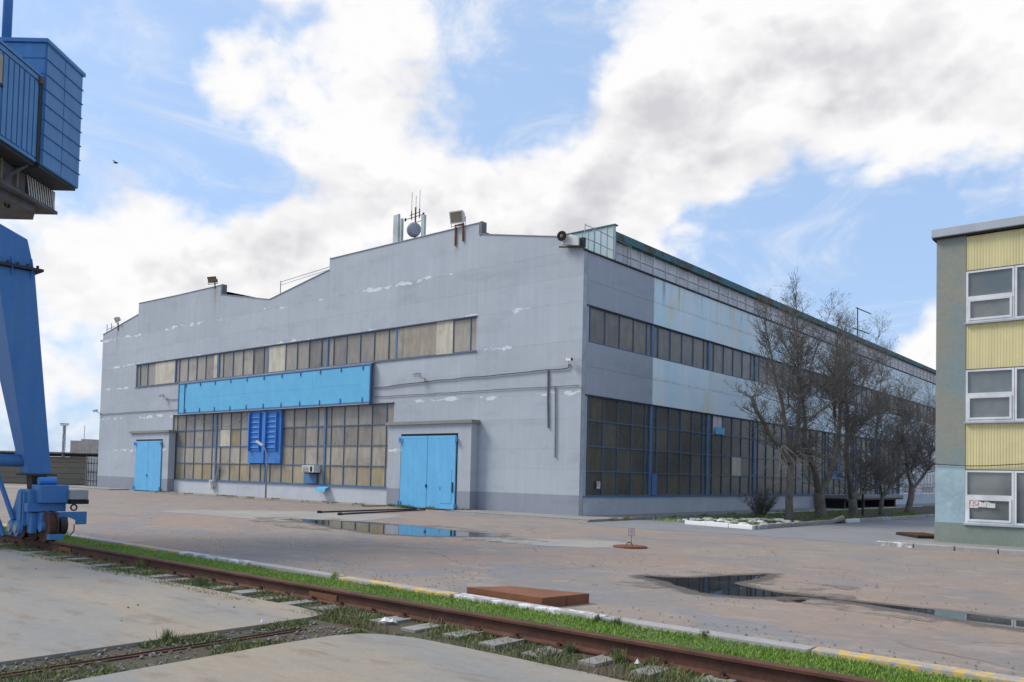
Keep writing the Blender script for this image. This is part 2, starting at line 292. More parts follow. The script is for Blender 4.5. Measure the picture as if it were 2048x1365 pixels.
    def leaf(name, c, c2):
        t = NT(name); n = t.noise(.9, 4); k = t.mix(t.ramp(n, .35, .65), c, c2); k = t.bright(k, t.M('ADD', .7, t.M('MULTIPLY', t.noise(40, 2), .6)))
        t.b.inputs['Subsurface Weight'].default_value = 0; return t.done(k, .7, spec=.2)
    A['grass'] = leaf('fresh_grass', (.225, .345, .06), (.18, .295, .05)); A['weed'] = leaf('mixed_weeds', (.17, .20, .065), (.14, .155, .07)); A['straw'] = leaf('dry_straw', (.26, .21, .12), (.2, .16, .09))
    A['bark'] = painted('grey_brown_bark', (.19, .168, .145), (.14, .124, .108), rough=.95, var=.5, scale=4, bump=.9)
    A['twig'] = painted('twig_bark', (.165, .15, .135), (.135, .122, .11), rough=.95, var=.3); A['twig_pale'] = painted('pale_twig_bark', (.33, .28, .225), (.28, .23, .19), rough=.95)
    A['stone_white'] = painted('whitewashed_stone', (.58, .57, .50), (.42, .40, .34), rough=.9, var=.3, scale=5, rnd_amt=.2)
    A['pebble'] = painted('pebble', (.25, .235, .21), (.15, .14, .12), rough=.9, var=.3, scale=9)
    A['grit'] = painted('brown_grit', (.22, .185, .16), (.15, .13, .115), rough=.9, var=.4, scale=9)
    # crane
    A['crane'] = painted('crane_blue_paint', (.048, .165, .42), (.06, .18, .40), rough=.5, var=.25, streak=.16, rust=.06, rustc=(.10, .10, .08))
    A['crane_light'] = painted('crane_house_blue_paint', (.075, .22, .45), (.065, .19, .40), rough=.5, var=.22, streak=.2, rust=.07, rustc=(.16, .13, .07))
    A['crane_dark'] = painted('greasy_dark_steel', (.03, .035, .045), (.05, .04, .03), rough=.7, var=.4)
    A['crane_under'] = painted('crane_underside_grey', (.13, .13, .14), (.10, .09, .085), rough=.8, var=.3)
    A['grey_box'] = painted('grey_cabinet_paint', (.33, .34, .35), rough=.6)
    # office
    A['office_green'] = stone('green_grey_rendered_panel', (.215, .275, .28), (.285, .28, .23), (.19, .275, .30), 1.6, .3)
    A['office_peel'] = stone('pale_blue_peeling_render', (.36, .49, .52), (.30, .40, .45), (.46, .58, .60), 3., .3)
    A['office_plinth'] = stone('green_plinth_paint', (.235, .27, .235), (.215, .25, .215), (.26, .275, .23), 1.5, .3)
    A['yellow'] = painted('yellow_ribbed_cladding', (.68, .60, .31), (.62, .55, .30), rough=.7, var=.10, streak=.20, scale=.8)
    A['cornice'] = painted('grey_metal_coping', (.42, .46, .50), (.36, .40, .45), rough=.5, var=.12, rust=.02)
    A['frame'] = painted('white_plastic_frame', (.74, .74, .75), rough=.35, var=.04, streak=.03)
    A['paper'] = painted('paper', (.78, .76, .74), rough=.8, var=.04); A['red'] = painted('red_ink', (.55, .06, .07), rough=.7); A['ink'] = painted('pale_ink', (.5, .42, .42), rough=.8)
    A['teal'] = painted('teal_roof_edge', (.05, .17, .19), (.06, .13, .13), rough=.7, var=.2, scale=.6, rust=.29, rustc=(.085, .065, .05))
    A['clad'] = painted('peeling_cyan_cladding', (.40, .52, .55), (.46, .55, .56), rough=.7, var=.2, scale=1., rust=.08, rustc=(.10, .33, .60))
    A['roof'] = painted('bitumen_roof', (.09, .09, .095), rough=.9)
    A['shed'] = stone('olive_concrete_panel', (.20, .185, .14), (.18, .17, .135), (.24, .22, .165), 1., .3)
    A['corr'] = painted('asbestos_corrugated', (.26, .25, .24), rough=.9); A['beige'] = painted('beige_render', (.46, .42, .37), rough=.9)
    A['panel_ant'] = painted('antenna_radome', (.52, .57, .54), rough=.5, var=.05); A['dish'] = painted('grey_dish', (.40, .42, .45), rough=.5)
    A['lamp_glass'] = painted('dusty_lamp_glass', (.30, .24, .15), (.24, .21, .16), rough=.25)
    A['bird'] = painted('black_feathers', (.02, .02, .022), rough=.8)
build_materials()

# ------------------------------------------------------------------ mesh helpers
class MB:
    def __init__(s): s.v = []; s.f = []; s.smooth = False
    def add(s, vs, fs):
        b = len(s.v); s.v += [tuple(p) for p in vs]; s.f += [tuple(i + b for i in f) for f in fs]; return s
    def box(s, x0, x1, y0, y1, z0, z1):
        return s.add([(x0, y0, z0), (x1, y0, z0), (x1, y1, z0), (x0, y1, z0), (x0, y0, z1), (x1, y0, z1), (x1, y1, z1), (x0, y1, z1)],
                     [(0, 3, 2, 1), (4, 5, 6, 7), (0, 1, 5, 4), (1, 2, 6, 5), (2, 3, 7, 6), (3, 0, 4, 7)])
    def obox(s, c, ax, ay, az, hx, hy, hz):
        c = Vector(c); ax = Vector(ax).normalized() * hx; ay = Vector(ay).normalized() * hy; az = Vector(az).normalized() * hz
        return s.add([c + i * ax + j * ay + k * az for k in (-1, 1) for i, j in ((-1, -1), (1, -1), (1, 1), (-1, 1))],
                     [(0, 3, 2, 1), (4, 5, 6, 7), (0, 1, 5, 4), (1, 2, 6, 5), (2, 3, 7, 6), (3, 0, 4, 7)])
    def bar(s, a, b, wd, up=(0, 0, 1), h=None):
        a = Vector(a); b = Vector(b); d = (b - a); u = Vector(up); sd_ = d.cross(u)
        if sd_.length < 1e-6: sd_ = d.cross(Vector((1, 0, 0)))
        return s.obox((a + b) / 2, d, sd_, d.cross(sd_), d.length / 2, wd / 2, (h or wd) / 2)
    def prism(s, poly, d):          # 3-D polygon swept by the vector d
        d = Vector(d); n = len(poly); P = [Vector(p) for p in poly]
        return s.add(P + [p + d for p in P], [tuple(range(n))[::-1], tuple(range(n, 2 * n))] + [(i, (i + 1) % n, n + (i + 1) % n, n + i) for i in range(n)])
    def frustum(s, q0, q1):         # two matching quads/polygons joined
        n = len(q0)
        return s.add(list(q0) + list(q1), [tuple(range(n))[::-1], tuple(range(n, 2 * n))] + [(i, (i + 1) % n, n + (i + 1) % n, n + i) for i in range(n)])
    def tube(s, pts, rad, n=8, cap=True):
        pts = [Vector(p) for p in pts]; k = len(pts)
        if isinstance(rad, (int, float)): rad = [rad] * k
        rings = []; ref = None
        for i, p in enumerate(pts):
            d = (pts[min(i + 1, k - 1)] - pts[max(i - 1, 0)])
            if d.length < 1e-9: d = Vector((0, 0, 1))
            d.normalize()
            if ref is None: ref = Vector((1, 0, 0)) if abs(d.x) < .8 else Vector((0, 1, 0))
            u = (ref - d * ref.dot(d)); u = u.normalized() if u.length > 1e-6 else d.orthogonal().normalized(); ref = u; v = d.cross(u)
            rings.append([p + (u * math.cos(a) + v * math.sin(a)) * rad[i] for a in (2 * math.pi * j / n for j in range(n))])
        vs = [q for r_ in rings for q in r_]; fs = [(i * n + j, i * n + (j + 1) % n, (i + 1) * n + (j + 1) % n, (i + 1) * n + j) for i in range(k - 1) for j in range(n)]
        if cap: fs += [tuple(range(n))[::-1], tuple(range((k - 1) * n, k * n))]
        return s.add(vs, fs)
    def disc_prism(s, c, axis, r, h, n=16): c = Vector(c); a = Vector(axis).normalized() * h / 2; return s.tube([c - a, c + a], r, n)
    def sheet(s, poly, z): return s.add([(p[0], p[1], z) for p in poly], [tuple(range(len(poly)))])
    def build(s, name, mat, parent=None, org=None, smooth=False, bevel=0.):
        me = bpy.data.meshes.new(name); o0 = Vector(org) if org is not None else (Vector(parent['_o']) if parent is not None and '_o' in parent else Vector((0, 0, 0)))
        me.from_pydata([(p[0] - o0.x, p[1] - o0.y, p[2] - o0.z) for p in s.v], [], s.f); me.update()
        me.materials.append(MAT[mat] if isinstance(mat, str) else mat)
        if smooth or s.smooth:
            for p in me.polygons: p.use_smooth = True
        o = bpy.data.objects.new(name, me); col.objects.link(o)
        if parent is not None:
            o.parent = parent
            if '_o' in parent: o['_o'] = tuple(parent['_o'])
        else: o.location = o0; o['_o'] = tuple(o0)
        if bevel:
            bm_ = o.modifiers.new('bevel', 'BEVEL'); bm_.width = bevel; bm_.segments = 2; bm_.limit_method = 'ANGLE'; bm_.angle_limit = R(40)
        return o
def tag(o, label=None, cat=None, group=None, kind=None):
    if label: o['label'] = label
    if cat: o['category'] = cat
    if group: o['group'] = group
    if kind: o['kind'] = kind
    return o
def thing(name, label, cat, loc, group=None):
    o = bpy.data.objects.new(name, None); col.objects.link(o); o.location = loc; o['_o'] = tuple(loc); o.empty_display_size = .3
    return tag(o, label, cat, group)
def copy_piece(o, parent, loc, name=None):
    c = o.copy(); col.objects.link(c); c.parent = parent; c.location = loc
    return c
def smooth_on(o, ang=35):
    for p in o.data.polygons: p.use_smooth = True
    try: o.data.set_sharp_from_angle(angle=R(ang))
    except Exception: pass
def blob_outline(cx, cy, rx, ry, n, seed, amp=.25, f=2.):
    r = []
    for i in range(n):
        a = 2 * math.pi * i / n; k = 1 + amp * mnoise.noise(Vector((math.cos(a) * f + seed, math.sin(a) * f, seed * .7)))
        r.append((cx + rx * k * math.cos(a), cy + ry * k * math.sin(a)))
    return r
def rough_outline(poly, step=.25, amp=.06, seed=1., sm=2):
    # subdivide a closed polyline and jitter it: natural edges
    for _ in range(sm):     # Chaikin smoothing
        q = []
        for i in range(len(poly)):
            a = poly[i]; b = poly[(i + 1) % len(poly)]
            q += [(a[0] * .75 + b[0] * .25, a[1] * .75 + b[1] * .25), (a[0] * .25 + b[0] * .75, a[1] * .25 + b[1] * .75)]
        poly = q
    out = []
    for i in range(len(poly)):
        a = Vector(poly[i]); b = Vector(poly[(i + 1) % len(poly)]); k = max(1, int((b - a).length / step))
        for j in range(k):
            p = a.lerp(b, j / k); nv = mnoise.noise_vector(Vector((p.x * 1.7, p.y * 1.7, seed))) + .6 * mnoise.noise_vector(Vector((p.x * 6, p.y * 6, seed)))
            out.append((p.x + amp * nv.x, p.y + amp * nv.y))
    return out

# ------------------------------------------------------------------ ground and yard
def ground():
    tag(MB().sheet([(-1500, -1500), (1500, -1500), (1500, 1500), (-1500, 1500)], 0).build('ground', 'yard'), kind='structure')
    # grey asphalt lane between hall and office
    edge = [(2.3, -3.3), (4.2, -3.95), (6.1, -4.15), (7.2, -3.75), (8.2, -3.6), (9.6, -3.7), (11.2, -3.62), (13., -3.9), (14.2, -4.15)]
    e2 = []
    for a, b in zip(edge[:-1], edge[1:]):
        for j in range(8):
            t = j / 8; x = a[0] + (b[0] - a[0]) * t; y = a[1] + (b[1] - a[1]) * t
            e2.append((x, y + .09 * mnoise.noise(Vector((x * 2.3, 0, 3)))))
    poly = e2 + [(14.2, -2.0), (14.7, -2.0), (14.75, 140), (2.3, 140)]
    tag(MB().sheet(poly, .004).build('asphalt_lane', 'asphalt'), kind='structure')
    # pale concrete patches in the yard
    p1 = rough_outline([(-13, -13.5), (-10, -8.2), (-6.5, -6.0), (-5.2, -5.4), (-3.4, -8.0), (-2.1, -11.2), (-2.9, -12.6), (-6.4, -13.0)], .3, .10, 3, 1)
    tag(MB().sheet(p1, .005).build('concrete_patch', 'patch'), kind='structure')
    p2 = rough_outline([(4.6, -12.3), (6.03, -11.6), (8.0, -9.8), (9.3, -10.2), (9.75, -12.2), (7.7, -13.1), (5.6, -12.9)], .25, .09, 5, 1)
    tag(MB().sheet(p2, .005).build('concrete_patch', 'patch'), kind='structure')
    p3 = rough_outline([(-75, -14), (-50, -3.2), (-42, -1.3), (-42, -2.5), (-46, -5), (-70, -18)], .5, .12, 5, 1)
    tag(MB().sheet(p3, .005).build('concrete_patch', 'patch'), kind='structure')
    # puddles
    q1 = rough_outline([(-5.2, -11.9), (-2.6, -10.6), (-.25, -10.3), (3.0, -10.9), (5.6, -10.9), (5.0, -12.3), (3.8, -13.8), (1.0, -13.5), (-1.8, -12.6)], .15, .16, 8, 1)
    tag(MB().sheet(q1, .010).build('puddle', 'water'), kind='structure')
    q2 = rough_outline([(13.25, -16.6), (13.9, -16.45), (14.15, -15.8), (14.66, -14.8), (14.85, -14.0), (14.95, -15.5), (14.95, -16.1), (15.3, -16.5), (15.9, -16.78), (16.7, -16.83), (16.72, -16.93), (16.46, -17.02), (16.02, -17.5), (15.37, -17.9), (14.75, -17.55), (14.0, -17.0)], .10, .09, 2, 1)
    tag(MB().sheet(q2, .010).build('puddle', 'water'), kind='structure')
    q3 = rough_outline([(16.7, -16.82), (17.7, -16.78), (18.5, -16.74), (19.5, -16.9), (21.5, -17.0), (23, -17.4), (22, -17.9), (19.55, -17.6), (19.0, -17.6), (18.4, -17.28), (17.2, -16.93)], .12, .04, 4, 1)
    tag(MB().sheet(q3, .010).build('puddle', 'water'), kind='structure')
    for cx, cy, rx, ry, sd_ in ((0.2, -12.0, 6.6, 2.3, 3), (15.0, -16.4, 2.1, 1.7, 5), (19.2, -17.2, 3.6, .75, 7)):
        tag(MB().sheet(blob_outline(cx, cy, rx, ry, 90, sd_, .3, 2.6), .0075).build('damp_patch', 'damp'), kind='structure')
    def margins(poly):
        n = len(poly); area = sum(poly[i][0] * poly[(i + 1) % n][1] - poly[(i + 1) % n][0] * poly[i][1] for i in range(n)); sg = 1 if area > 0 else -1
        for w_, z, nm in ((.38, .0085, 'damp_margin'), (-.05, .0115, 'shallow_margin')):
            V = []; Fc = []; A_ = []
            for i, p in enumerate(poly):
                a = Vector(poly[i - 3]); b = Vector(poly[(i + 3) % n]); d = (b - a); nr = Vector((d.y, -d.x)).normalized() * sg if d.length > 1e-6 else Vector((0, 0))
                k = w_ * (1 + .5 * mnoise.noise(Vector((p[0] * 2, p[1] * 2, 7)))); V += [(p[0], p[1], z), (p[0] + nr.x * k, p[1] + nr.y * k, z)]; A_ += [1., 0.]
            Fc = [(2 * i, 2 * ((i + 1) % n), 2 * ((i + 1) % n) + 1, 2 * i + 1) for i in range(n)]
            mb = MB().add(V, Fc); o = tag(mb.build(nm, 'margin'), kind='structure'); at = o.data.attributes.new('edge', 'FLOAT', 'POINT')
            for i, a in enumerate(A_): at.data[i].value = a
    for q in (q1, q2, q3): margins(q)
    # foreground quay slabs, cut by the cross-rail groove
    def slab(x0, x1, y0, y1, c=None):
        poly = [(x0, y0), (x1, y0), (x1, y1), (x0, y1)]
        out = []
        for i in range(4):
            a = Vector(poly[i]); b = Vector(poly[(i + 1) % 4]); k = max(2, int((b - a).length / .35))
            for j in range(k):
                p = a.lerp(b, j / k); nv = mnoise.noise_vector(Vector((p.x * 1.1, p.y * 1.1, 1))) + .6 * mnoise.noise_vector(Vector((p.x * 4, p.y * 4, 2)))
                out.append((p.x + .035 * nv.x, p.y + .035 * nv.y))
        mb = MB().prism([(p[0], p[1], -.06) for p in out], (0, 0, .10))
        return mb.build('concrete_slab', 'slab')
    # rounded inner corners on the two slabs in front
    q = tag(thing('quay_paving', 'stained concrete quay slabs in the foreground', 'paving', (0, 0, 0)), kind='structure')
    for k in ('label', 'category'):
        del q[k]
    def corner_slab(pts, seed):
        pts = rough_outline(pts, .3, .03, seed, 0)
        o = MB().prism([(p[0], p[1], -.06) for p in pts], (0, 0, .10)).build('concrete_slab', 'slab', q)
    corner_slab([(-40, -23.45), (12.6, -23.45), (13.05, -23.5), (13.15, -23.75), (13.2, -25), (13.28, -27.4), (13.4, -31), (13.5, -36), (-40, -36)], 2)
    corner_slab([(14.55, -23.85), (14.9, -23.72), (15.6, -23.7), (24, -23.66), (40, -23.6), (40, -36), (14.62, -36), (14.5, -31), (14.35, -27), (14.22, -25.1), (14.25, -24.3), (14.35, -24.0)], 6)
    tag(MB().sheet([(-60, -36), (60, -36), (60, -22.85), (-60, -22.85)], .006).build('soil_verge', 'soil'), kind='structure'); tag(MB().sheet([(-60, -22.85), (60, -22.85), (60, -21.15), (-60, -21.15)], .006).build('mossy_verge', 'moss'), kind='structure')
    # kerb along the grass strip
    kb = tag(MB().box(-60, 45, -21.19, -21.02, -.2, .03).build('kerb', 'kerb'), kind='structure')
    seq = ['kerb_yellow', 'kerb_white', 'kerb']; x = -20.8; i = 0
    while x < 34:
        x2 = x + 2.6; mm = seq[i % 3]
        mb = MB(); n = 14; prev = None
        top = .062 + rnd.uniform(-.006, .006); y0 = -21.235 + rnd.uniform(-.02, .02); y1 = y0 + .25
        g = .008
        mb.frustum([(x + g, y0, -.1), (x2 - g, y0, -.1), (x2 - g, y1, -.1), (x + g, y1, -.1)], [(x + g + .01, y0 + .02, top), (x2 - g - .01, y0 + .02, top), (x2 - g - .01, y1 - .02, top), (x + g + .01, y1 - .02, top)])
        mb.build('kerb_stone', mm, kb, bevel=.012); x = x2; i += 1
ground()

# ------------------------------------------------------------------ crane rail on concrete sleepers
def rail_profile(mb, x0, x1, yc, zb, h, n=1):
    hw = .052; prof = [(-.075, 0), (.075, 0), (.075, .018), (.014, .04), (.012, h - .05), (hw, h - .036), (hw, h - .010), (hw - .012, h), (-hw + .012, h), (-hw, h - .010), (-hw, h - .036), (-.012, h - .05), (-.014, .04), (-.075, .018)]
    mb.prism([(x0, yc + a, zb + b) for a, b in prof], (x1 - x0, 0, 0))
tr = thing('crane_track', 'long rusty crane rail on concrete sleepers beside the grass strip', 'rail track', (0, -22.85, 0))
def track():
    mb = MB(); rail_profile(mb, -45, 40, -22.85, .02, .195); r = mb.build('rail', 'rail', tr)
    for xj in (-4.6, 3.8, 12.2):
        MB().box(xj - .3, xj + .3, -22.885, -22.862, .06, .14).build('fish_plate', 'rust', r)
    xs = []; x = -8.0
    while x < 24:
        xs.append(x); x += .62 + rnd.uniform(-.05, .05)
    for x in xs:
        if 13.3 < x < 14.2 and rnd.random() < .6: continue
        w2 = .125 + rnd.uniform(-.03, .02); y0 = -23.42 + rnd.uniform(-.03, .09); z = .03 + rnd.uniform(-.012, .012)
        pts = rough_outline([(x - w2, y0), (x + w2, y0), (x + w2, -22.6), (x - w2, -22.6)], .12, .016, x, 0)
        s = MB().prism([(p[0], p[1], -.12) for p in pts], (0, 0, .12 + z)).build('sleeper', 'apron', tr)
        f = MB().box(x - .06, x + .06, -22.975, -22.88, z - .004, z + .016).box(x - .02, x + .02, -22.95, -22.90, z + .016, z + .045)
        f.disc_prism((x + .0, -22.94, z + .052), (0, 0, 1), .013, .02, 6); f.build('rail_clip', 'rail', s)
track()
# cross rail sunk in the groove between the slabs
def groove():
    mb = MB(); pr = [(-.06, 0), (-.045, 0), (-.045, -.03), (.03, -.03), (.03, 0), (.06, 0), (.06, -.1), (-.06, -.1)]
    mb.prism([(13.55 + a + .06, -24.2, .022 + b) for a, b in pr], (.32, -11.5, 0))
    tag(mb.build('grooved_rail', 'rail'), 'rusty grooved rail sunk flush between two concrete slabs', 'rail')
    # rubble in the groove: stones and clods
    mb = MB(); r2 = random.Random(3)
    for i in range(1500):
        y = -23.9 - 11 * (r2.random() ** 1.3); t = (y + 23.9) / -12
        x = 13.22 + .3 * t + (r2.random()) * (1.05 - .05 * t)
        if abs(x - (13.63 + .33 * t)) < .07: continue
        s = r2.uniform(.006, .022) * (1.6 if r2.random() < .06 else 1); c = Vector((x, y, .012 + s * .4))
        ax = Vector((r2.uniform(-1, 1), r2.uniform(-1, 1), r2.uniform(-.3, .3))).normalized(); ay = ax.orthogonal().normalized(); az = ax.cross(ay)
        vs = [c + ax * s * 1.3, c - ax * s * 1.3, c + ay * s, c - ay * s, c + az * s * .8, c - az * s * .8]
        mb.add(vs, [(0, 2, 4), (2, 1, 4), (1, 3, 4), (3, 0, 4), (2, 0, 5), (1, 2, 5), (3, 1, 5), (0, 3, 5)])
    tag(mb.build('gravel', 'pebble'), 'small stones scattered in the rail groove', 'gravel', kind='stuff')
groove()

def blades(name, mat, label, n, fx, hmin, hmax, seed, lean=.5, wd=.006):
    r2 = random.Random(seed); V = []; Fc = []
    for i in range(n):
        p = fx(r2)
        if p is None: continue
        x, y, z, k = p; h = r2.uniform(hmin, hmax) * k; a = r2.uniform(0, 6.283); l = r2.uniform(.1, lean) * h; b = r2.uniform(0, 6.283); ww = wd * r2.uniform(.7, 1.4)
        dx, dy = math.cos(a) * ww, math.sin(a) * ww; b0 = len(V); lx, ly = math.cos(b) * l, math.sin(b) * l
        V += [(x - dx, y - dy, z), (x + dx, y + dy, z), (x + dx * .7 + lx * .4, y + dy * .7 + ly * .4, z + h * .6), (x - dx * .7 + lx * .4, y - dy * .7 + ly * .4, z + h * .6), (x + lx, y + ly, z + h)]
        Fc += [(b0, b0 + 1, b0 + 2, b0 + 3), (b0 + 3, b0 + 2, b0 + 4)]
    mb = MB(); mb.v = V; mb.f = Fc
    return tag(mb.build(name, mat), label, name.split('_')[-1], kind='stuff')
def vegetation():
    def strip(r2):
        # denser near the camera, thinner far away
        x = 21.5 - 27 * (r2.random() ** 1.5); y = r2.uniform(-22.74, -21.16)
        d = mnoise.noise(Vector((x * 1.3, y * 1.3, 0))); d2 = mnoise.noise(Vector((x * .5, y * 2, 5)))
        e = min(1, (y + 22.78) / .25)
        if r2.random() > .93 + d * .5: return None
        return x, y, .0, (.75 + .5 * d + .25 * d2) * (.6 + .4 * e)
    blades('verge_grass', 'grass', 'bright green grass strip between rail and kerb', 85000, strip, .022, .07, 11, .9, .0055)
    def far_strip(r2):
        x = -5 - 22 * r2.random(); y = r2.uniform(-22.74, -21.16); return x, y, 0, 1.0
    blades('far_verge_grass', 'grass', 'green grass strip behind the crane wheels', 9000, far_strip, .05, .12, 12, .7, .014)
    def weeds(r2):
        x = 20.5 - 26 * (r2.random() ** 1.35); y = r2.uniform(-23.72, -22.93)
        d = mnoise.noise(Vector((x * 1.1, y * 1.6, 9)))
        if d < -.12 + .25 * r2.random() - .2: return None
        return x, y, .0, .7 + .8 * d
    blades('sleeper_weeds', 'weed', 'low weeds growing between the sleepers', 34000, weeds, .035, .10, 13, 1.0, .006)
    def straw(r2):
        x = 20.5 - 22 * (r2.random() ** 1.3); y = r2.uniform(-23.72, -22.95)
        if mnoise.noise(Vector((x * .9, y * 1.6, 4))) < 0: return None
        return x, y, 0, 1
    blades('dry_stalks', 'straw', 'dry straw-coloured stalks between the sleepers', 4200, straw, .05, .13, 14, .9, .004)
    def gr(r2):
        y = -23.8 - 8 * r2.random() ** 1.4; t = (y + 23.9) / -12; side = r2.choice((.02, .95)); x = 13.24 + .3 * t + side * .95 + r2.uniform(-.05, .16)*(1 if side<.5 else -1)
        if r2.random() < .55: x = 13.25 + .3 * t + r2.random() * 1.0
        if abs(x - (13.63 + .33 * t)) < .06: return None
        d = mnoise.noise(Vector((x * 1.4, y * 1.4, 2)))
        if d < -.02: return None
        return x, y, .0, .5 + d
    blades('groove_weeds', 'weed', 'weeds and moss in the groove between slabs', 17000, gr, .025, .09, 15, 1.0, .006)
    # weed tufts
    tufts = [(-.1, -21.3, .17), (7.2, -22.98, .2), (9.7, -23.25, .2), (10.3, -21.2, .15), (17.0, -23.0, .15), (17.35, -22.96, .12), (16.4, -22.98, .12), (13.25, -25.6, .15), (17.0, -21.2, .10), (15.6, -21.3, .13), (15.9, -21.32, .12), (13.1, -23.45, .1)]
    for i, (x, y, h) in enumerate(tufts):
        r2 = random.Random(40 + i); mb = MB()
        for k in range(110):
            a = r2.uniform(0, 6.283); l = r2.uniform(.05, .9) * h; hh = h * r2.uniform(.4, 1.); p0 = Vector((x + r2.gauss(0, h * .22), y + r2.gauss(0, h * .22), 0)); p1 = p0 + Vector((math.cos(a) * l * .5, math.sin(a) * l * .5, hh)); ww = Vector((-math.sin(a), math.cos(a), 0)) * .0045
            mb.add([p0 - ww, p0 + ww, p1 + ww * .3, p1 - ww * .3], [(0, 1, 2, 3)])
        names = ['beside the crane wheels', 'against the rail web left of centre', 'at the edge of the large left slab', 'leaning on the kerb left of the rust box', 'bushy, against the rail near the bottom right', 'second bushy one against the rail at bottom right', 'small one by the sleepers near the bottom right', 'in the rail groove', 'in the grass near the yellow kerb end', 'reddish stalk in the grass strip', 'right stalk in the grass strip', 'at the slab corner']
        tag(mb.build('weed_tuft', 'grass' if h > .2 or i in (0, 3) else 'weed', org=(x, y, 0)), 'weed tuft ' + names[i], 'weed', 'weed tufts along the rail')
vegetation()

# ------------------------------------------------------------------ the hall
XS = [0, -6.4, -12.3, -18.3, -24.35, -30.2, -36.05, -42.0, -48.0]
hall = thing('industrial_hall', 'large grey industrial hall with stepped gable, window bands and faded blue side', 'building', (0, 0, 0))
def top_at(k, x):      # parapet height in bay k
    P = {0: [(0, 11.95), (-.9, 12.62), (-6.4, 13.68)], 1: [(-6.4, 14.25), (-12.3, 14.25)], 2: [(-12.3, 14.25), (-18.3, 14.25)], 3: [(-18.3, 13.6), (-24.35, 12.58)], 4: [(-24.35, 12.58), (-30.2, 13.62)],
         5: [(-30.2, 14.25), (-36.05, 14.28)], 6: [(-36.05, 14.28), (-42, 14.38)], 7: [(-42, 13.52), (-48, 12.5)]}[k]
    return P
ZR = [0, .98, 2.14, 3.05, 4.42, 5.56, 6.75, 7.88, 9.6, 10.8, 11.95]
def hall_front():
    fill = MB()
    for k in range(8):
        xr, xl = XS[k], XS[k + 1]
        for j in range(len(ZR)):
            z0 = ZR[j]; z1 = ZR[j + 1] if j + 1 < len(ZR) else None
            if 1 <= k <= 6 and z0 == 7.88: continue                   # upper window band
            if 2 <= k <= 5 and .98 <= z0 < 5.5: continue               # lower glazing
            g = .002
            zz0 = z0 + (g if j else -.3)
            if z1: poly = [(xl + g, zz0), (xr - g, zz0), (xr - g, z1 - g), (xl + g, z1 - g)]
            else:
                tp = top_at(k, 0); poly = [(xl + g, zz0), (xr - g, zz0)] + [(min(max(x, xl + g), xr - g), z) for x, z in tp]
            MB().prism([(x, 0, z) for x, z in poly], (0, .3, 0)).build('wall_panel', 'plinth' if j == 0 and not (2 <= k <= 5) else ('side_plinth' if j == 0 else 'front'), hall)
            fill.prism([(xl, .018, max(z0, 0)), (xr, .018, max(z0, 0))] + ([(xr, .018, z1), (xl, .018, z1)] if z1 else [(x, .018, z - .02) for x, z in top_at(k, 0)]), (0, .26, 0))
    fill.build('panel_joint', 'joint', hall)
    # parapet cap flashing along the stepped top
    for k in range(8):
        t = top_at(k, 0)
        for a, b in zip(t[:-1], t[1:]):
            MB().bar((a[0], .14, a[1] + .012), (b[0], .14, b[1] + .012), .36, (0, 0, 1), .03).build('coping', 'galv', hall)
    for x, z0, z1 in ((-6.33, 13.6, 14.3), (-30.12, 13.55, 14.3)):
        MB().box(x - .02, x + .12, -.02, .34, z0, z1).build('step_flashing', 'cable', hall)
hall_front()

def window_bay(parent, name, axis, a0, a1, zs, divs, depth, panemat, frame_mat='blue', post_at=None, merges=(), y_in=.12, mull=.036, skip=(), post_w=.16, solo=True):
    # axis 'x': facade along X facing -Y; axis 'y': facade along Y facing +X.  divs are offsets from a0.
    def P(a, d, z):   # a along facade, d outwards
        return (a, -d, z) if axis == 'x' else (d, a, z)
    def bx(mb, a, b, d0, d1, z0, z1):
        p = P(a, d0, z0); q = P(b, d1, z1); mb.box(min(p[0], q[0]), max(p[0], q[0]), min(p[1], q[1]), max(p[1], q[1]), z0, z1)
    edges = [a0] + [a0 + d for d in divs] + [a1]
    mb = MB(); m2 = mull / 2
    for i, e in enumerate(edges[1:-1]):
        bx(mb, e - m2, e + m2, -y_in - .02, -y_in + .075, zs[0] + .05, zs[-1] - .05)
    for j, z in enumerate(zs):
        t = .03 if j in (0, len(zs) - 1) else .024
        if j == 0: bx(mb, a0, a1, -y_in - .03, -y_in + .082, z, z + 2 * t)
        elif j == len(zs) - 1: bx(mb, a0, a1, -y_in - .03, -y_in + .082, z - 2 * t, z)
        else: bx(mb, a0, a1, -y_in - .03, -y_in + .082, z - t, z + t)
    fr = mb.build(name, 'frame_blue', parent)
    if post_at is not None:
        mb = MB(); bx(mb, post_at - post_w / 2, post_at + post_w / 2, -y_in - .03, -y_in + .094, zs[0], zs[-1]); mb.build('post', frame_mat, parent)
    joined = {}
    for j in range(len(zs) - 1):
        i = 0
        while i < len(edges) - 1:
            w_ = 1
            for (mi, mj, mw, mm) in merges:
                if mi == i and mj == j: w_ = mw; pm = mm; break
            else: pm = panemat(i, j)
            if (i, j) in skip: i += 1; continue
            mb = MB() if solo else joined.setdefault(pm, MB()); tl = rnd.uniform(-.006, .006); fr_ = .012 if w_ == 1 else .06
            s0, s1 = edges[i], edges[min(i + w_, len(edges) - 1)]
            d0 = -y_in + (.03 if w_ == 1 and pm != 'pane_cream' else .08)
            bx(mb, s0 + .008, s1 - .008, d0 - .02 + tl, d0 + tl, zs[j] + .01, zs[j + 1] - .01)
            if solo: mb.build('pane', pm, fr)
            i += w_
    for pm, mb in joined.items(): tag(mb.build('pane', pm, fr), kind='stuff')
    return fr
ZL = [.98, 2.14, 3.28, 4.42, 5.56]
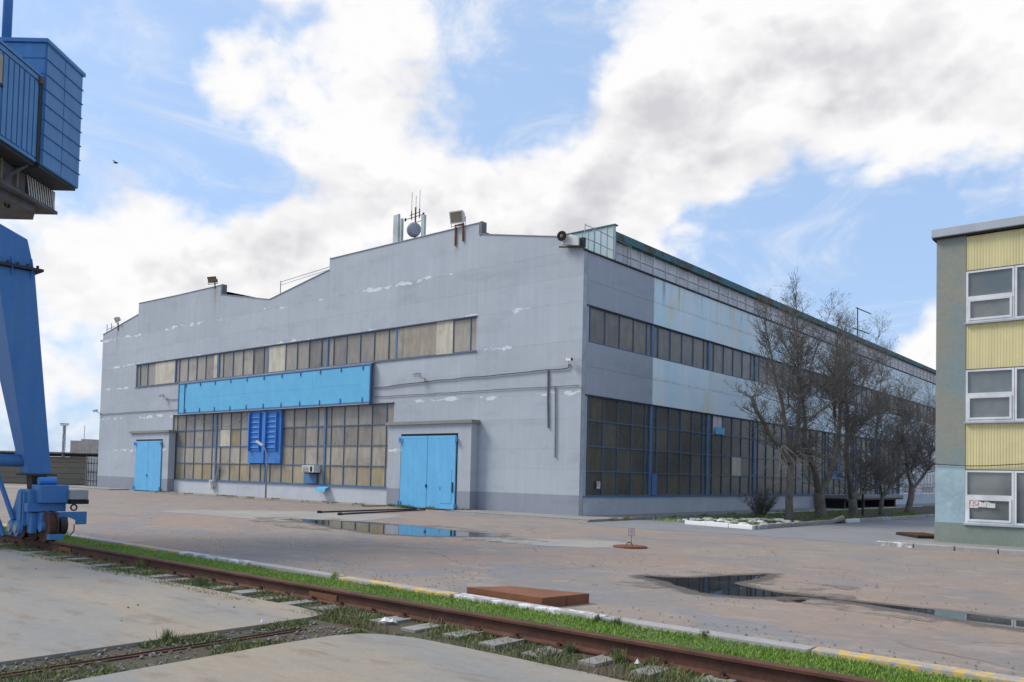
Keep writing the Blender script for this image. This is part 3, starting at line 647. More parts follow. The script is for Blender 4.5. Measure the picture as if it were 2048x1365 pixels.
def front_windows():
    base = [.55, 1.75, 2.95, 4.15, 5.35]
    for k in range(2, 6):
        a0, a1 = XS[k + 1], XS[k]
        def pm(i, j, k=k):
            if j == 0: return rnd.choice(['pane_yellow', 'pane_tan', 'pane_tan', 'pane_yellow'])
            if j == 1: return 'pane_tan'
            return rnd.choice(['pane_grey', 'pane_grey', 'pane_grey', 'pane_tan']) if j == 2 and rnd.random() < .12 else 'pane_grey'
        skip = set(); mg = []
        if k == 4: mg = [(1, 2, 1, 'pane_cream'), (2, 2, 1, 'pane_yellow')]
        if k == 4: skip = {(4, 1), (4, 2), (4, 3), (5, 1), (5, 2), (5, 3)}
        if k == 3: skip = {(0, 1), (0, 2), (0, 3), (1, 1), (1, 2), (1, 3)} 
        window_bay(hall, 'window_frame', 'x', a0, a1, ZL, base, .1, pm, post_at=a1 if k > 2 else None, skip=skip, merges=mg)
    # upper band
    ZU = [7.88, 9.6]
    mer = {1: [(0, 0, 1, 'pane_tan')], 2: [], 3: [], 4: [], 5: [], 6: []}
    for k in range(1, 7):
        a0, a1 = XS[k + 1], XS[k]; dv = list(base); mg = []
        if k == 1: dv = [.5, 3.05, 4.25, 5.45]; mg = [(0, 0, 2, 'pane_tan'), (2, 0, 1, 'pane_cream')]
        if k == 3: dv = [1.85, 3.05, 4.25, 5.45]; mg = [(0, 0, 1, 'pane_cream')]
        if k == 6: dv = [.55, 1.75, 2.95]; mg = [(3, 0, 1, 'pane_cream')]
        def pm(i, j): return rnd.choice(['pane_grey', 'pane_tan', 'pane_grey', 'pane_grey'])
        window_bay(hall, 'window_frame', 'x', a0, a1, ZU, dv, .1, pm, post_at=a1 if k > 1 else None, merges=mg, post_w=.13)
    # white board strip beside the post
    MB().box(-30.75, -30.35, .02, .05, 7.95, 9.52).build('board', 'pane_cream', hall)
    MB().box(-42.05, -6.35, -.05, .02, 9.6, 9.64).build('drip_sill', 'cable', hall)
    MB().box(-42.05, -6.35, -.06, .1, 7.84, 7.88).build('drip_sill', 'cable', hall)
    MB().box(-36.05, -12.3, -.07, .1, .945, .98).build('drip_sill', 'blue', hall)
    MB().box(-36.05, -12.3, -.07, .02, 5.56, 5.61).build('drip_sill', 'galv', hall)
    # louvre panel
    lp = MB().box(-26.02, -22.5, -.10, .05, 2.2, 5.5).build('louvre_panel', 'louvre', hall)
    for x0 in (-25.72, -23.90):
        MB().box(x0, x0 + 1.0, -.155, -.101, 2.98, 5.3).build('louvre_back', 'louvre', lp)
        MB().box(x0 - .09, x0, -.30, -.1, 2.95, 5.38).box(x0 + 1.0, x0 + 1.06, -.24, -.1, 2.95, 5.38).build('louvre_frame', 'louvre', lp)
        for i in range(7):
            z = 3.18 + i * .315
            MB().frustum([(x0 + .02, -.23, z - .02), (x0 + .98, -.23, z - .02), (x0 + .98, -.157, z + .03), (x0 + .02, -.157, z + .03)], [(x0 + .02, -.23, z), (x0 + .98, -.23, z), (x0 + .98, -.157, z + .05), (x0 + .02, -.157, z + .05)]).build('slat', 'louvre', lp)
    MB().box(-24.42, -24.18, -.17, -.1, 2.2, 5.5).build('post', 'louvre', lp)
    MB().box(-20.08, -18.85, -.045, .0, 1.06, 1.72).build('infill_panel', 'blue', hall)
    MB().prism([(-18.45, -.02, .92), (-18.45, -.35, .80), (-18.45, -.38, .62), (-18.45, -.33, .62), (-18.45, -.3, .76), (-18.45, -.02, .87)], (.85, 0, 0)).build('hopper_tray', 'blue_light', hall)
    # tilted open vent strip between panes
    MB().frustum([(-30.1, -.02, 1.05), (-29.85, -.02, 1.05), (-29.85, 0, 1.05), (-30.1, 0, 1.05)], [(-29.6, -.12, 2.05), (-29.2, -.12, 2.05), (-29.2, -.1, 2.05), (-29.6, -.1, 2.05)]).build('vent_flap', 'cable', hall)
front_windows()

def big_sign():
    s = thing('blank_sign_board', 'long sky-blue blank sign board mounted between the two window bands', 'sign board', (-24.5, -.25, 6.65))
    x0, x1, z0, z1 = -34.85, -14.0, 5.62, 7.72
    nb = 10; stp = (x1 - x0 - 1.0) / nb
    MB().box(x0 + .03, x1 - .03, -.25, -.23, z0 + .04, z1 - .04).build('board_backing', 'blue', s)
    for r_ in range(2):
        for i in range(4):
            a = x0 + .04 + i * (x1 - x0 - .08) / 4; b = a + (x1 - x0 - .08) / 4 - .006; za = z0 + .05 + r_ * 1.0; zb = za + .994
            MB().box(a, b, -.258 - rnd.uniform(0, .004), -.248, za, zb).build('sheet', 'blue_light', s)
    f = MB()
    f.box(x0 - .02, x0 + .04, -.30, -.2, z0, z1).box(x1 - .04, x1 + .02, -.30, -.2, z0, z1).box(x0, x1, -.29, -.2, z1 - .03, z1 + .03).box(x0, x1, -.29, -.2, z0 - .03, z0 + .03)
    f.build('frame', 'blue', s)
    MB().box(x0 - .1, x1 + .05, -.22, -.02, z1 + .05, z1 + .10).build('top_flashing', 'galv', s)
    MB().box(x0 - .05, x1 + .03, -.36, -.3, z0 - .10, z0 - .05).build('bottom_rail', 'galv', s)
    MB().box(x0 + .82, x0 + .86, -.31, -.259, z0 - .2, z1).build('batten', 'blue', s)
    for i in range(11):
        x = x0 + 1.0 + i * 1.92
        if x > x1 - .3: break
        MB().box(x - .02, x + .02, -.31, -.25, z1 - .28, z1 - .02).build('clip', 'blue', s)
        MB().prism([(x - .03, -.33, z0 - .12), (x + .03, -.33, z0 - .12), (x + .012, -.30, z0 + .32), (x - .012, -.30, z0 + .32)], (0, .04, 0)).build('clip', 'blue', s)
big_sign()

def portal(x0, x1, dx0, dx1, right):
    p = MB().prism([(x0, -.5, -.3), (dx0, -.5, -.3), (dx0, -.5, 3.82), (dx1, -.5, 3.82), (dx1, -.5, -.3), (x1, -.5, -.3), (x1, -.5, 4.3), (x0, -.5, 4.3)], (0, .49, 0)).build('portal', 'front', hall)
    # painted dado on the portal piers
    for a, b in ((x0, dx0), (dx1, x1)):
        MB().box(a - .004, b + (.004 if b == x1 else -.001), -.504, -.01, -.3, .98).build('dado', 'plinth', p)
    MB().prism([(x0 - .12, -.62, 4.30), (x1 + .12, -.62, 4.30), (x1 + .12, -.62, 4.40), (x0 - .12, -.62, 4.40)], (0, .615, 0)).build('canopy', 'apron', p)
    MB().box(x0 - .10, x1 + .10, -.6, -.02, 4.402, 4.46).build('canopy_felt', 'apron', p)
    # dark rubber seal round the leaves
    MB().box(dx0 + .0, dx1 - .0, -.47, -.44, 3.66, 3.815).build('seal', 'dark', p)
    MB().box(dx0, dx0 + .10, -.47, -.44, 0, 3.66).build('seal', 'dark', p); MB().box(dx1 - .10, dx1, -.47, -.44, 0, 3.66).build('seal', 'dark', p)
    MB().box(dx0, dx1, -.42, -.4, 0, 3.8).build('inner_dark', 'dark', p)
    mid = (dx0 + dx1) / 2
    for a, b, sg in ((dx0 + .09, mid - .012, -1), (mid + .012, dx1 - .09, 1)):
        d = MB().box(a, b, -.56, -.475, .05, 3.7).build('door_leaf', 'door', hall, bevel=.012)
        n = 2; wd = (b - a) / n
        MB().box(a + .02, b - .02, -.566, -.560, 3.58, 3.66).build('door_rail', 'door', d); MB().box(a + .02, b - .02, -.566, -.560, .09, .17).build('door_rail', 'door', d)
        for i in range(1, n):
            MB().box(a + wd * i - .006, a + wd * i + .006, -.5625, -.559, .2, 3.55).build('seam', 'door', d)
        hx = a if sg < 0 else b
        for z in (.25, 3.5):
            MB().box(hx - .1, hx + .1, -.62, -.555, z - .1, z + .1).disc_prism((hx + sg * .05, -.64, z), (0, 0, 1), .055, .26, 10).build('hinge', 'door', d)
        if right and sg > 0:
            w_ = MB().box(b - 1.0, b - .22, -.575, -.56, .35, 2.0); w_.build('wicket', 'door', d)
            MB().box(b - 1.02, b - .98, -.58, -.57, 1.0, 1.16).box(b - .18, b - .12, -.60, -.56, .9, 1.4).build('handle', 'black_metal', d)
        if sg < 0: MB().box(b - .06, b + .03, -.60, -.56, 1.1, 1.25).build('latch', 'black_metal', d)
    return p
portal(-12.12, -6.1, -11.12, -6.98, True)
portal(-41.35, -35.55, -40.5, -36.42, False)

YS = [6.05 * i for i in range(17)]; YS[0] = 0
def hall_side():
    fill = MB(); g = .006
    rows = [(0, .95, 0), (5.48, 6.75, 1), (6.75, 7.84, 1), (9.5, 10.62, 1), (10.62, 11.85, 1)]
    for k in range(16):
        y0, y1 = YS[k], YS[k + 1]
        if k == 0: y0 = .31
        for z0, z1, t in rows:
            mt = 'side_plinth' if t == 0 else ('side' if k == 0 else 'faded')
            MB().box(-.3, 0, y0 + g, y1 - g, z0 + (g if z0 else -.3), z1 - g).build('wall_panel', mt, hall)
            fill.box(-.26, -.016, y0 + .01, y1, z0, z1)
    fill.box(-.3, -.012, 0.302, .5, .9, 9.6)
    fill.build('panel_joint', 'joint', hall)
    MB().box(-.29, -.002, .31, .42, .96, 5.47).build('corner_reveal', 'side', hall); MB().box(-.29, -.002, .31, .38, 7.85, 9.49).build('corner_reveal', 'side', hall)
    MB().box(-.05, .07, .0, 96.8, 11.87, 11.93).build('gutter_edge', 'black_metal', hall)
    MB().box(-.02, .03, .3, 96.8, 5.44, 5.49).build('drip_sill', 'black_metal', hall)
    MB().box(-.02, .03, .3, 96.8, 9.46, 9.51).build('drip_sill', 'black_metal', hall)
    MB().box(-.02, .05, .3, 43, .91, .955).build('drip_sill', 'blue', hall)
    base = [.58, 1.8, 3.02, 4.25, 5.47]; Z4 = [.95, 2.08, 3.2, 4.36, 5.48]
    for k in range(16):
        a0, a1 = (YS[k] if k else .42), YS[k + 1]; dv = [d - (0 if k else .36) for d in base]; solo = k < 7
        sk = set(); mg = []
        if k == 2: mg = [(1, 3, 1, 'pane_clere'), (3, 1, 1, 'pane_cream')]
        if k == 7: sk = set()
        if k < 8:
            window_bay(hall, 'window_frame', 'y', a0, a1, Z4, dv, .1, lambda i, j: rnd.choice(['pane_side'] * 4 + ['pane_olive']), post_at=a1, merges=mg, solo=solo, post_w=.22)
        window_bay(hall, 'window_frame', 'y', a0, a1, [7.84, 9.5], dv, .1, lambda i, j: 'pane_side_top', post_at=a1, solo=solo, post_w=.2)
    MB().box(.0, .02, 6.15, 6.62, 1.0, 2.04).build('infill_panel', 'blue', hall)
    MB().box(.0, .03, 12.9, 14.0, 4.4, 4.78).build('infill_panel', 'blue_light', hall)
    MB().box(.0, .03, 31.0, 33.2, 2.1, 3.9).build('infill_panel', 'blue', hall)
    # far low wall with white windows
    for k in range(8, 16):
        y0, y1 = YS[k], YS[k + 1]
        MB().box(-.3, -.02, y0 + g, y1 - g, .95, 5.48).build('wall_panel', 'pane_clere', hall)
        if k % 2 == 0 or k > 8:
            f = MB().box(-.04, .03, y0 + .8, y0 + 5.2, 1.0, 1.12).box(-.04, .03, y0 + .8, y0 + 5.2, 2.9, 3.0)
            for q in range(5): f.box(-.04, .031, y0 + .8 + q * 1.08, y0 + .9 + q * 1.08, 1.121, 2.899)
            fo = f.build('white_window', 'frame', hall)
            MB().box(-.05, .0, y0 + .85, y0 + 5.15, 1.05, 2.95).build('pane', 'glass', fo)
    # clerestory strip over the eaves
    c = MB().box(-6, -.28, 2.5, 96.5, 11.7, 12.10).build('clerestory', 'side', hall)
    MB().box(-6, -.42, 2.6, 96.5, 12.0, 13.3).build('clerestory_core', 'roof', c)
    y = 2.9; i = 0
    while y < 90:
        st = 1.21
        if y < 44: MB().box(-.41, -.36, y + .02, y + st - .02, 12.12, 13.02).build('pane', 'pane_clere', c)
        MB().box(-.40, -.31, y - .035, y + .035, 12.1, 13.04).build('mullion', 'white', c)
        y += st; i += 1
    far = MB(); far.box(-.41, -.36, 44.2, 90, 12.12, 13.02); tag(far.build('pane', 'pane_clere', c), kind='stuff')
    MB().box(-.35, -.315, 2.9, 90, 12.52, 12.56).build('glazing_rail', 'white', c)
    MB().prism([(-6.2, 2.56, 13.03), (-.10, 2.56, 13.03), (-.10, 2.56, 13.38), (-6.2, 2.56, 13.42)], (0, 94, 0)).build('fascia', 'teal', c)
    fl = MB().prism([(-4.5, 2.38, 11.9), (0.0, 2.38, 11.98), (0.0, 2.38, 13.58), (-4.5, 2.38, 13.58)], (0, .12, 0)).build('end_cladding', 'clad', c)
    for i in range(12):
        x = -.06 - i * .36
        MB().box(x - .015, x + .015, 2.355, 2.382, 11.98, 13.55).build('cladding_rib', 'clad', fl)
    MB().box(-4.5, .05, 2.33, 2.62, 13.585, 13.64).build('verge_trim', 'teal', c)
    # roof and far walls
    prof = [(-.2, 11.7), (-6.4, 13.3), (-6.4, 13.9), (-18.3, 13.9), (-18.3, 13.3), (-24.3, 12.2), (-30.2, 13.3), (-30.2, 13.9), (-42, 13.9), (-42, 13.2), (-47.8, 12.1)]
    rf = MB()
    for a, b in zip(prof[:-1], prof[1:]): rf.prism([(a[0], .3, a[1]), (b[0], .3, b[1]), (b[0], .3, b[1] - .15), (a[0], .3, a[1] - .15)], (0, 96.5, 0))
    rf.build('roof', 'roof', hall)
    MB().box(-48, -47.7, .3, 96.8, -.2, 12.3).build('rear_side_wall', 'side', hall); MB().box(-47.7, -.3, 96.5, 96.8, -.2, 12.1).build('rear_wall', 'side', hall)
hall_side()

def aprons():
    # concrete blind area round the foot of the hall, broken at the doors
    def strip(n, x0, x1, y0, y1, z, mt):
        pts = rough_outline([(x0, y0), (x1, y0), (x1, y1), (x0, y1)], .5, .03, x0, 0)
        tag(MB().prism([(p[0], p[1], -.1) for p in pts], (0, 0, .1 + z)).build('apron', mt), kind='structure')
    strip('a', -5.95, 2.15, -2.3, .05, .10, 'apron'); strip('b', 0, 2.12, .08, 96, .09, 'apron')
    strip('c', -35.4, -12.3, -1.75, .05, .07, 'apron_brown'); strip('d', -50, -41.6, -1.9, .05, .08, 'apron')
    e = MB().box(-35.3, -12.4, -1.93, -1.78, -.05, .10).build('apron_edging', 'patch'); tag(e, kind='structure')
    e = MB().box(-5.9, 2.2, -2.48, -2.33, -.05, .055).build('apron_edging', 'kerb'); tag(e, kind='structure')
    def gr(r2):
        k = r2.random()
        if k < .55: x, y = r2.uniform(-35.3, -12.4), -1.75 + r2.gauss(0, .12)
        elif k < .8: x, y = r2.uniform(-13, -5.5), -.75 + r2.gauss(0, .1)
        else: x, y = 2.2 + r2.gauss(0, .06), r2.uniform(-1, 18)
        if mnoise.noise(Vector((x * .9, y, 3))) < .08: return None
        return x, y, .05, 1
    blades('apron_weeds', 'weed', 'thin weeds along the foot of the hall', 5000, gr, .05, .16, 21, 1, .015)
aprons()

# ------------------------------------------------------------------ fixtures on the hall
def floodlight(name, label, c, w_, h_, d_, face, tilt, body, glassm, legs, legmat='rust', grid=False):
    # c: centre of the lamp box, face: horizontal direction it looks, tilt: downwards radians
    f = Vector(face).normalized(); s = Vector((0, 0, 1)).cross(f).normalized(); f2 = (f * math.cos(tilt) - Vector((0, 0, 1)) * math.sin(tilt)); u = f2.cross(s)
    c = Vector(c); t = thing(name, label, 'floodlight', tuple(legs[0][0]), 'floodlights on the hall parapet')
    hous = MB().frustum([c + s * i * w_ / 2 + u * j * h_ / 2 + f2 * d_ / 2 for i, j in ((-1, -1), (1, -1), (1, 1), (-1, 1))], [c + s * i * w_ * .36 + u * j * h_ * .34 - f2 * d_ / 2 for i, j in ((-1, -1), (1, -1), (1, 1), (-1, 1))]).build('housing', body, t)
    MB().obox(c + f2 * (d_ / 2 + .006), s, u, f2, w_ * .44, h_ * .42, .006).build('lens', glassm, t)
    fr = MB()
    for i in (-1, 1): fr.obox(c + f2 * (d_ / 2 + .01) + s * i * w_ * .47, s, u, f2, w_ * .035, h_ * .5, .02); fr.obox(c + f2 * (d_ / 2 + .0105) + u * i * h_ * .46, s, u, f2, w_ * .435, h_ * .045, .02)
    fr.build('rim', body, t)
    if grid:
        for i in range(1, 4): MB().obox(c + f2 * (d_ / 2 + .015) + s * (i - 2) * w_ * .22, s, u, f2, .018, h_ * .42, .01).build('grille_bar', body, t)
    y = MB(); 
    for i in (-1, 1): y.bar(c + s * i * (w_ / 2 + .03), c + s * i * (w_ / 2 + .03) - Vector((0, 0, h_ * .75)), .03)
    y.bar(c - s * (w_ / 2 + .03) - Vector((0, 0, h_ * .75)), c + s * (w_ / 2 + .03) - Vector((0, 0, h_ * .75)), .035); y.build('yoke', body, t)
    for a, b in legs: MB().bar(a, b, .07).build('bracket_leg', legmat, t)
def fixtures():
    floodlight('floodlight', 'large square white floodlight on rusty brackets near the gable peak', (-7.75, -.1, 14.75), .76, .60, .38, (.25, -1, 0), .25, 'white', 'lamp_glass', [((-7.98, -.05, 13.35), (-7.98, -.05, 14.42)), ((-7.45, -.05, 13.5), (-7.45, -.05, 14.42)), ((-8.0, -.08, 14.36), (-7.4, -.08, 14.36))])
    floodlight('floodlight', 'black tilted floodlight panel on the lower gable step', (-31.1, -.1, 14.75), .75, .42, .10, (.3, -1, 0), .55, 'black_metal', 'lamp_glass', [((-30.9, .0, 14.1), (-30.95, -.05, 14.6))], 'black_metal', True)
    floodlight('floodlight', 'small white floodlight at the far left end of the parapet', (-45.25, -.1, 13.45), .55, .42, .3, (-.2, -1, 0), .4, 'white', 'lamp_glass', [((-45.3, -.03, 12.6), (-45.3, -.05, 13.2))])
    # horn loudspeaker on the corner
    t = thing('loudspeaker', 'white loudspeaker with black horn mouth on the hall corner', 'loudspeaker', (-.3, -.1, 12.1))
    hd = Vector((.30, -1, -.05)).normalized(); c = Vector((-.95, -.30, 12.55))
    MB().tube([c - hd * .38, c - hd * .3, c + hd * .05, c + hd * .2], [.12, .15, .20, .24], 20).build('horn', 'white', t, smooth=False)
    MB().tube([c + hd * .19, c + hd * .215], [.225, .225], 20).build('mouth', 'dark', t); MB().tube([c + hd * .2, c + hd * .26], [.09, .03], 12).build('phase_plug', 'lamp_glass', t)
    MB().prism([(-1.1, -.12, 12.25), (-.15, -.12, 12.05), (-.15, -.12, 12.45), (-.6, -.12, 12.62), (-1.05, -.12, 12.55)], (.03, -.16, 0)).build('driver_case', 'white', t)
    MB().bar((-1.25, -.2, 12.17), (.05, -.15, 11.98), .06).build('bracket', 'black_metal', t)
    MB().box(-.14, .04, -.14, .06, 12.02, 12.42).build('junction_box', 'crane_dark', t)
    # guard rail along the eaves by the corner
    t = thing('roof_guard_rail', 'thin metal guard rail along the eaves behind the loudspeaker', 'railing', (0, 1, 11.93))
    for y in (.1, .8, 2.6, 3.9): MB().tube([(-.05, y, 11.9), (-.05, y, 13.1 if y < 1.5 else 12.95)], .022, 6).build('post', 'galv', t)
    for z in (12.45, 13.05): MB().tube([(-.05, .1, z), (-.05, .8, z), (-.05, 2.6, z - .08), (-.05, 3.9, z - .12)], .016, 6).build('rail', 'galv', t)
    for z in (12.35,): MB().tube([(-.06, 3.9, z), (-.06, 70, z)], .012, 5).build('long_rail', 'galv', t)
    # CCTV cameras
    def cctv(x, z, label, dx):
        t = thing('security_camera', label, 'camera', (x, 0, z), 'security cameras on the hall front')
        MB().box(x - .04, x + .04, -.05, -.001, z - .25, z - .08).build('mount', 'white', t); MB().tube([(x, -.04, z - .12), (x + dx * .1, -.25, z - .05), (x + dx * .15, -.3, z)], .025, 6).build('arm', 'white', t)
        d = Vector((dx * .9, -.35, -.12)).normalized(); c = Vector((x + dx * .2, -.32, z + .04))
        b = MB().obox(c, d, (0, 0, 1), d.cross(Vector((0, 0, 1))), .2, .065, .065).build('body', 'white', t, bevel=.012); MB().disc_prism(c + d * .205, d, .05, .02, 10).build('lens', 'dark', b)
        MB().obox(c + Vector((0, 0, .08)) + d * .04, d, (0, 0, 1), d.cross(Vector((0, 0, 1))), .22, .008, .085).build('sunshade', 'white', b)
    cctv(-10.0, 6.85, 'white security camera above the right-hand blue door', -1); cctv(-37.0, 6.95, 'white security camera left of the blue sign board', -1)
    cctv(-.65, 6.95, 'white security camera near the hall corner', 1); cctv(-47.9, 6.2, 'white security camera on the far left corner of the hall', -1)
    # cables clipped to the front
    def cable(label, pts, r_, sag=.02):
        out = []
        for a, b in zip(pts[:-1], pts[1:]):
            n = max(2, int((Vector(a) - Vector(b)).length / .5))
            for j in range(n): 
                t = j / n; p = Vector(a).lerp(Vector(b), t); p.z += sag * mnoise.noise(Vector((p.x * 1.3, p.z, 1))) * 2; p.y -= .004 * rnd.random(); out.append(p)
        out.append(Vector(pts[-1])); tag(MB().tube(out, r_, 6).build('wall_cable', 'cable', org=pts[0]), label, 'cable', 'cables on the hall front')
    cable('upper cable run from sign board to corner camera', [(-13.9, -.06, 6.42), (-10.0, -.06, 6.56), (-5.3, -.06, 6.6), (-1.85, -.06, 6.66), (-.7, -.06, 6.66), (-.65, -.06, 6.85)], .032)
    cable('lower thinner cable running the width of the wall to the corner', [(-13.9, -.05, 5.93), (-9.4, -.05, 5.9), (-5.1, -.05, 5.9), (-.1, -.05, 5.86)], .02)
    cable('thick grey conduit dropping beside the corner', [(-1.83, -.05, 6.64), (-1.82, -.05, 5.3), (-1.76, -.05, 4.0)], .042, .005)
    cable('thin grey conduit dropping nearest the corner', [(-1.41, -.05, 5.86), (-1.36, -.05, 4.6), (-1.33, -.05, 2.65)], .03, .005)
    cable('cable along the wall left of the sign board', [(-47.9, -.05, 5.98), (-42, -.05, 5.97), (-35, -.05, 5.94)], .025); cable('short cable from left camera to the sign board', [(-37.2, -.05, 6.74), (-35.1, -.05, 6.66)], .022)
    cable('pale cable sagging across the lower glazing', [(-33.5, -.12, 5.5), (-31, -.14, 4.85), (-28.8, -.14, 4.55), (-27.2, -.14, 4.85), (-26, -.14, 5.4)], .018)
    # air conditioner
    t = thing('air_conditioner', 'small white window air conditioner in the lower glazing', 'air conditioner', (-19.2, -.3, 1.7))
    b = MB().box(-19.72, -18.58, -.46, .02, 1.70, 2.10).build('case', 'white', t, bevel=.02)
    MB().box(-19.62, -19.1, -.475, -.461, 1.75, 2.05).build('grille', 'pane_grey', t); MB().box(-18.92, -18.72, -.475, -.461, 1.75, 2.05).build('vent', 'dark', t)
    for z in (1.80, 1.88, 1.96): MB().box(-19.62, -19.1, -.49, -.476, z, z + .02).build('grille_slat', 'white', t)
    MB().box(-19.55, -18.7, -.4, .0, 1.62, 1.695).build('shelf_bracket', 'crane_dark', t)
    # electrical box low on the wall
    t = thing('meter_box', 'small white meter box low on the plinth under the glazing', 'meter box', (-30.15, 0, .55))
    MB().box(-30.42, -29.9, -.24, -.001, .58, 1.02).build('case', 'white', t, bevel=.015); MB().box(-30.2, -29.95, -.26, -.241, .66, .96).build('door', 'grey_box', t); MB().tube([(-30.25, -.1, .58), (-30.2, -.16, .42), (-30.05, -.12, .40), (-30.0, -.1, .58)], .02, 6).build('cable', 'cable', t)
    # street lamp in front of the glazing
    t = thing('street_lamp', 'slender grey street lamp standing before the louvre panel', 'street lamp', (-23.1, -.62, 0))
    MB().tube([(-23.1, -.62, 0), (-23.1, -.62, 1.6), (-23.12, -.62, 2.7), (-23.25, -.66, 3.05), (-23.5, -.72, 3.25)], [.055, .05, .04, .035, .03], 8).build('pole', 'galv', t, smooth=True)
    MB().frustum([(-23.45, -.78, 3.2), (-23.45, -.66, 3.2), (-23.42, -.66, 3.32), (-23.42, -.78, 3.32)], [(-24.0, -.9, 3.48), (-24.0, -.7, 3.48), (-23.95, -.72, 3.6), (-23.95, -.88, 3.6)]).build('lamp_head', 'white', t, bevel=.02)
    MB().box(-23.2, -23.0, -.72, -.52, 0, .06).build('base_plate', 'galv', t)
    # roof antennas
    def panel(x, y, z0, z1, ww, label):
        t = thing('panel_antenna', label, 'antenna', (x, y, z0), 'panel antennas on the roof')
        MB().box(x - ww / 2, x + ww / 2, y - .08, y + .08, z0, z1).build('radome', 'panel_ant', t, bevel=.03); MB().tube([(x, y + .16, 13.8), (x, y + .16, z1 - .1)], .035, 6).build('mount_pipe', 'galv', t)
    panel(-16.65, 4, 14.2, 17.35, .28, 'narrow pale panel antenna, leftmost of the three on the roof'); panel(-16.15, 3.2, 14.2, 17.3, .48, 'widest pale panel antenna, in the middle of the roof group'); panel(-14.66, 4, 14.2, 17.2, .30, 'pale panel antenna right of the dish')
    t = thing('antenna_mast', 'thin mast with crossbars, whips and dish among the panel antennas', 'mast', (-15.6, 4.2, 13.9))
    MB().tube([(-15.6, 4.2, 13.8), (-15.6, 4.2, 17.9)], .05, 6).build('mast', 'rust', t)
    for x, z in ((-15.95, 18.9), (-15.58, 18.6), (-15.25, 18.9)): MB().tube([(x, 4.2, 17.2), (x, 4.2, z)], .018, 5).build('whip', 'galv', t); MB().tube([(x, 4.2, 17.2), (x, 4.2, 17.75)], .035, 5).build('whip_base', 'black_metal', t)
    for z, x0, x1 in ((17.3, -16.5, -14.9), (16.95, -15.9, -14.9), (17.5, -16.1, -15.2)): MB().tube([(x0, 4.2, z), (x1, 4.2, z + .05)], .022, 5).build('crossbar', 'black_metal', t)
    for x, z in ((-16.5, 17.3), (-14.9, 17.35), (-14.9, 16.95)): MB().tube([(x, 4.2, z - .09), (x, 4.2, z + .09)], .06, 6).build('clamp', 'black_metal', t)
    MB().tube([(-15.75, 4.2, 16.5), (-15.45, 4.0, 16.5), (-15.40, 3.97, 16.5)], [.42, .42, .34], 20).build('dish_drum', 'dish', t)
    # television aerial further along the roof
    t = thing('roof_aerial', 'thin television aerial on the roof beyond the tall tree', 'antenna', (-8, 61.5, 13.9)); MB().tube([(-8, 61.5, 13.5), (-8, 61.5, 20.7)], .06, 6).build('mast', 'black_metal', t)
    for z, a, b in ((20.6, 61, 66), (18.3, 60, 65.5)): MB().tube([(-8, a, z), (-8, b, z + .15)], .06, 5).build('boom', 'black_metal', t)
    # left roof edge details
    t = thing('roof_rail', 'short thin railing on the far left parapet', 'railing', (-47.5, .2, 12.5))
    for x in (-47.7, -46.9): MB().tube([(x, .15, 12.4), (x, .15, 13.35)], .03, 5).build('post', 'galv', t)
    MB().tube([(-47.75, .15, 12.9), (-46.4, .15, 13.05)], .025, 5).build('rail', 'galv', t)
    tag(MB().tube([(-48.6, .1, 12.05), (-47.9, .1, 12.05)], .07, 8).build('rainwater_spout', 'galv', org=(-48.3, .1, 12.05)), 'short metal spout sticking out at the far left roof corner', 'pipe')
    t = thing('valley_rail', 'thin metal frame standing in the valley of the gable', 'railing', (-23.8, .4, 12.5))
    MB().tube([(-23.8, .4, 12.3), (-23.8, .4, 13.75)], .03, 5).build('post', 'galv', t); MB().tube([(-23.8, .4, 13.7), (-18.6, .4, 13.95)], .02, 5).build('rail', 'galv', t); MB().tube([(-23.8, .4, 13.5), (-18.6, .4, 13.8)], .015, 5).build('rail', 'galv', t)
    # paper notice on the corner window
    t = tag(MB().box(.005, .008, 1.35, 1.62, 1.30, 1.62).build('window_notice', 'paper', org=(.006, 1.5, 1.3)), 'small white and red notice on the corner side window', 'notice')
    for z, a, b in ((1.55, 1.39, 1.58), (1.50, 1.39, 1.50), (1.44, 1.39, 1.56), (1.38, 1.40, 1.45), (1.38, 1.5, 1.56)): MB().box(.008, .010, a, b, z, z + .035).build('print', 'red', t)
fixtures()

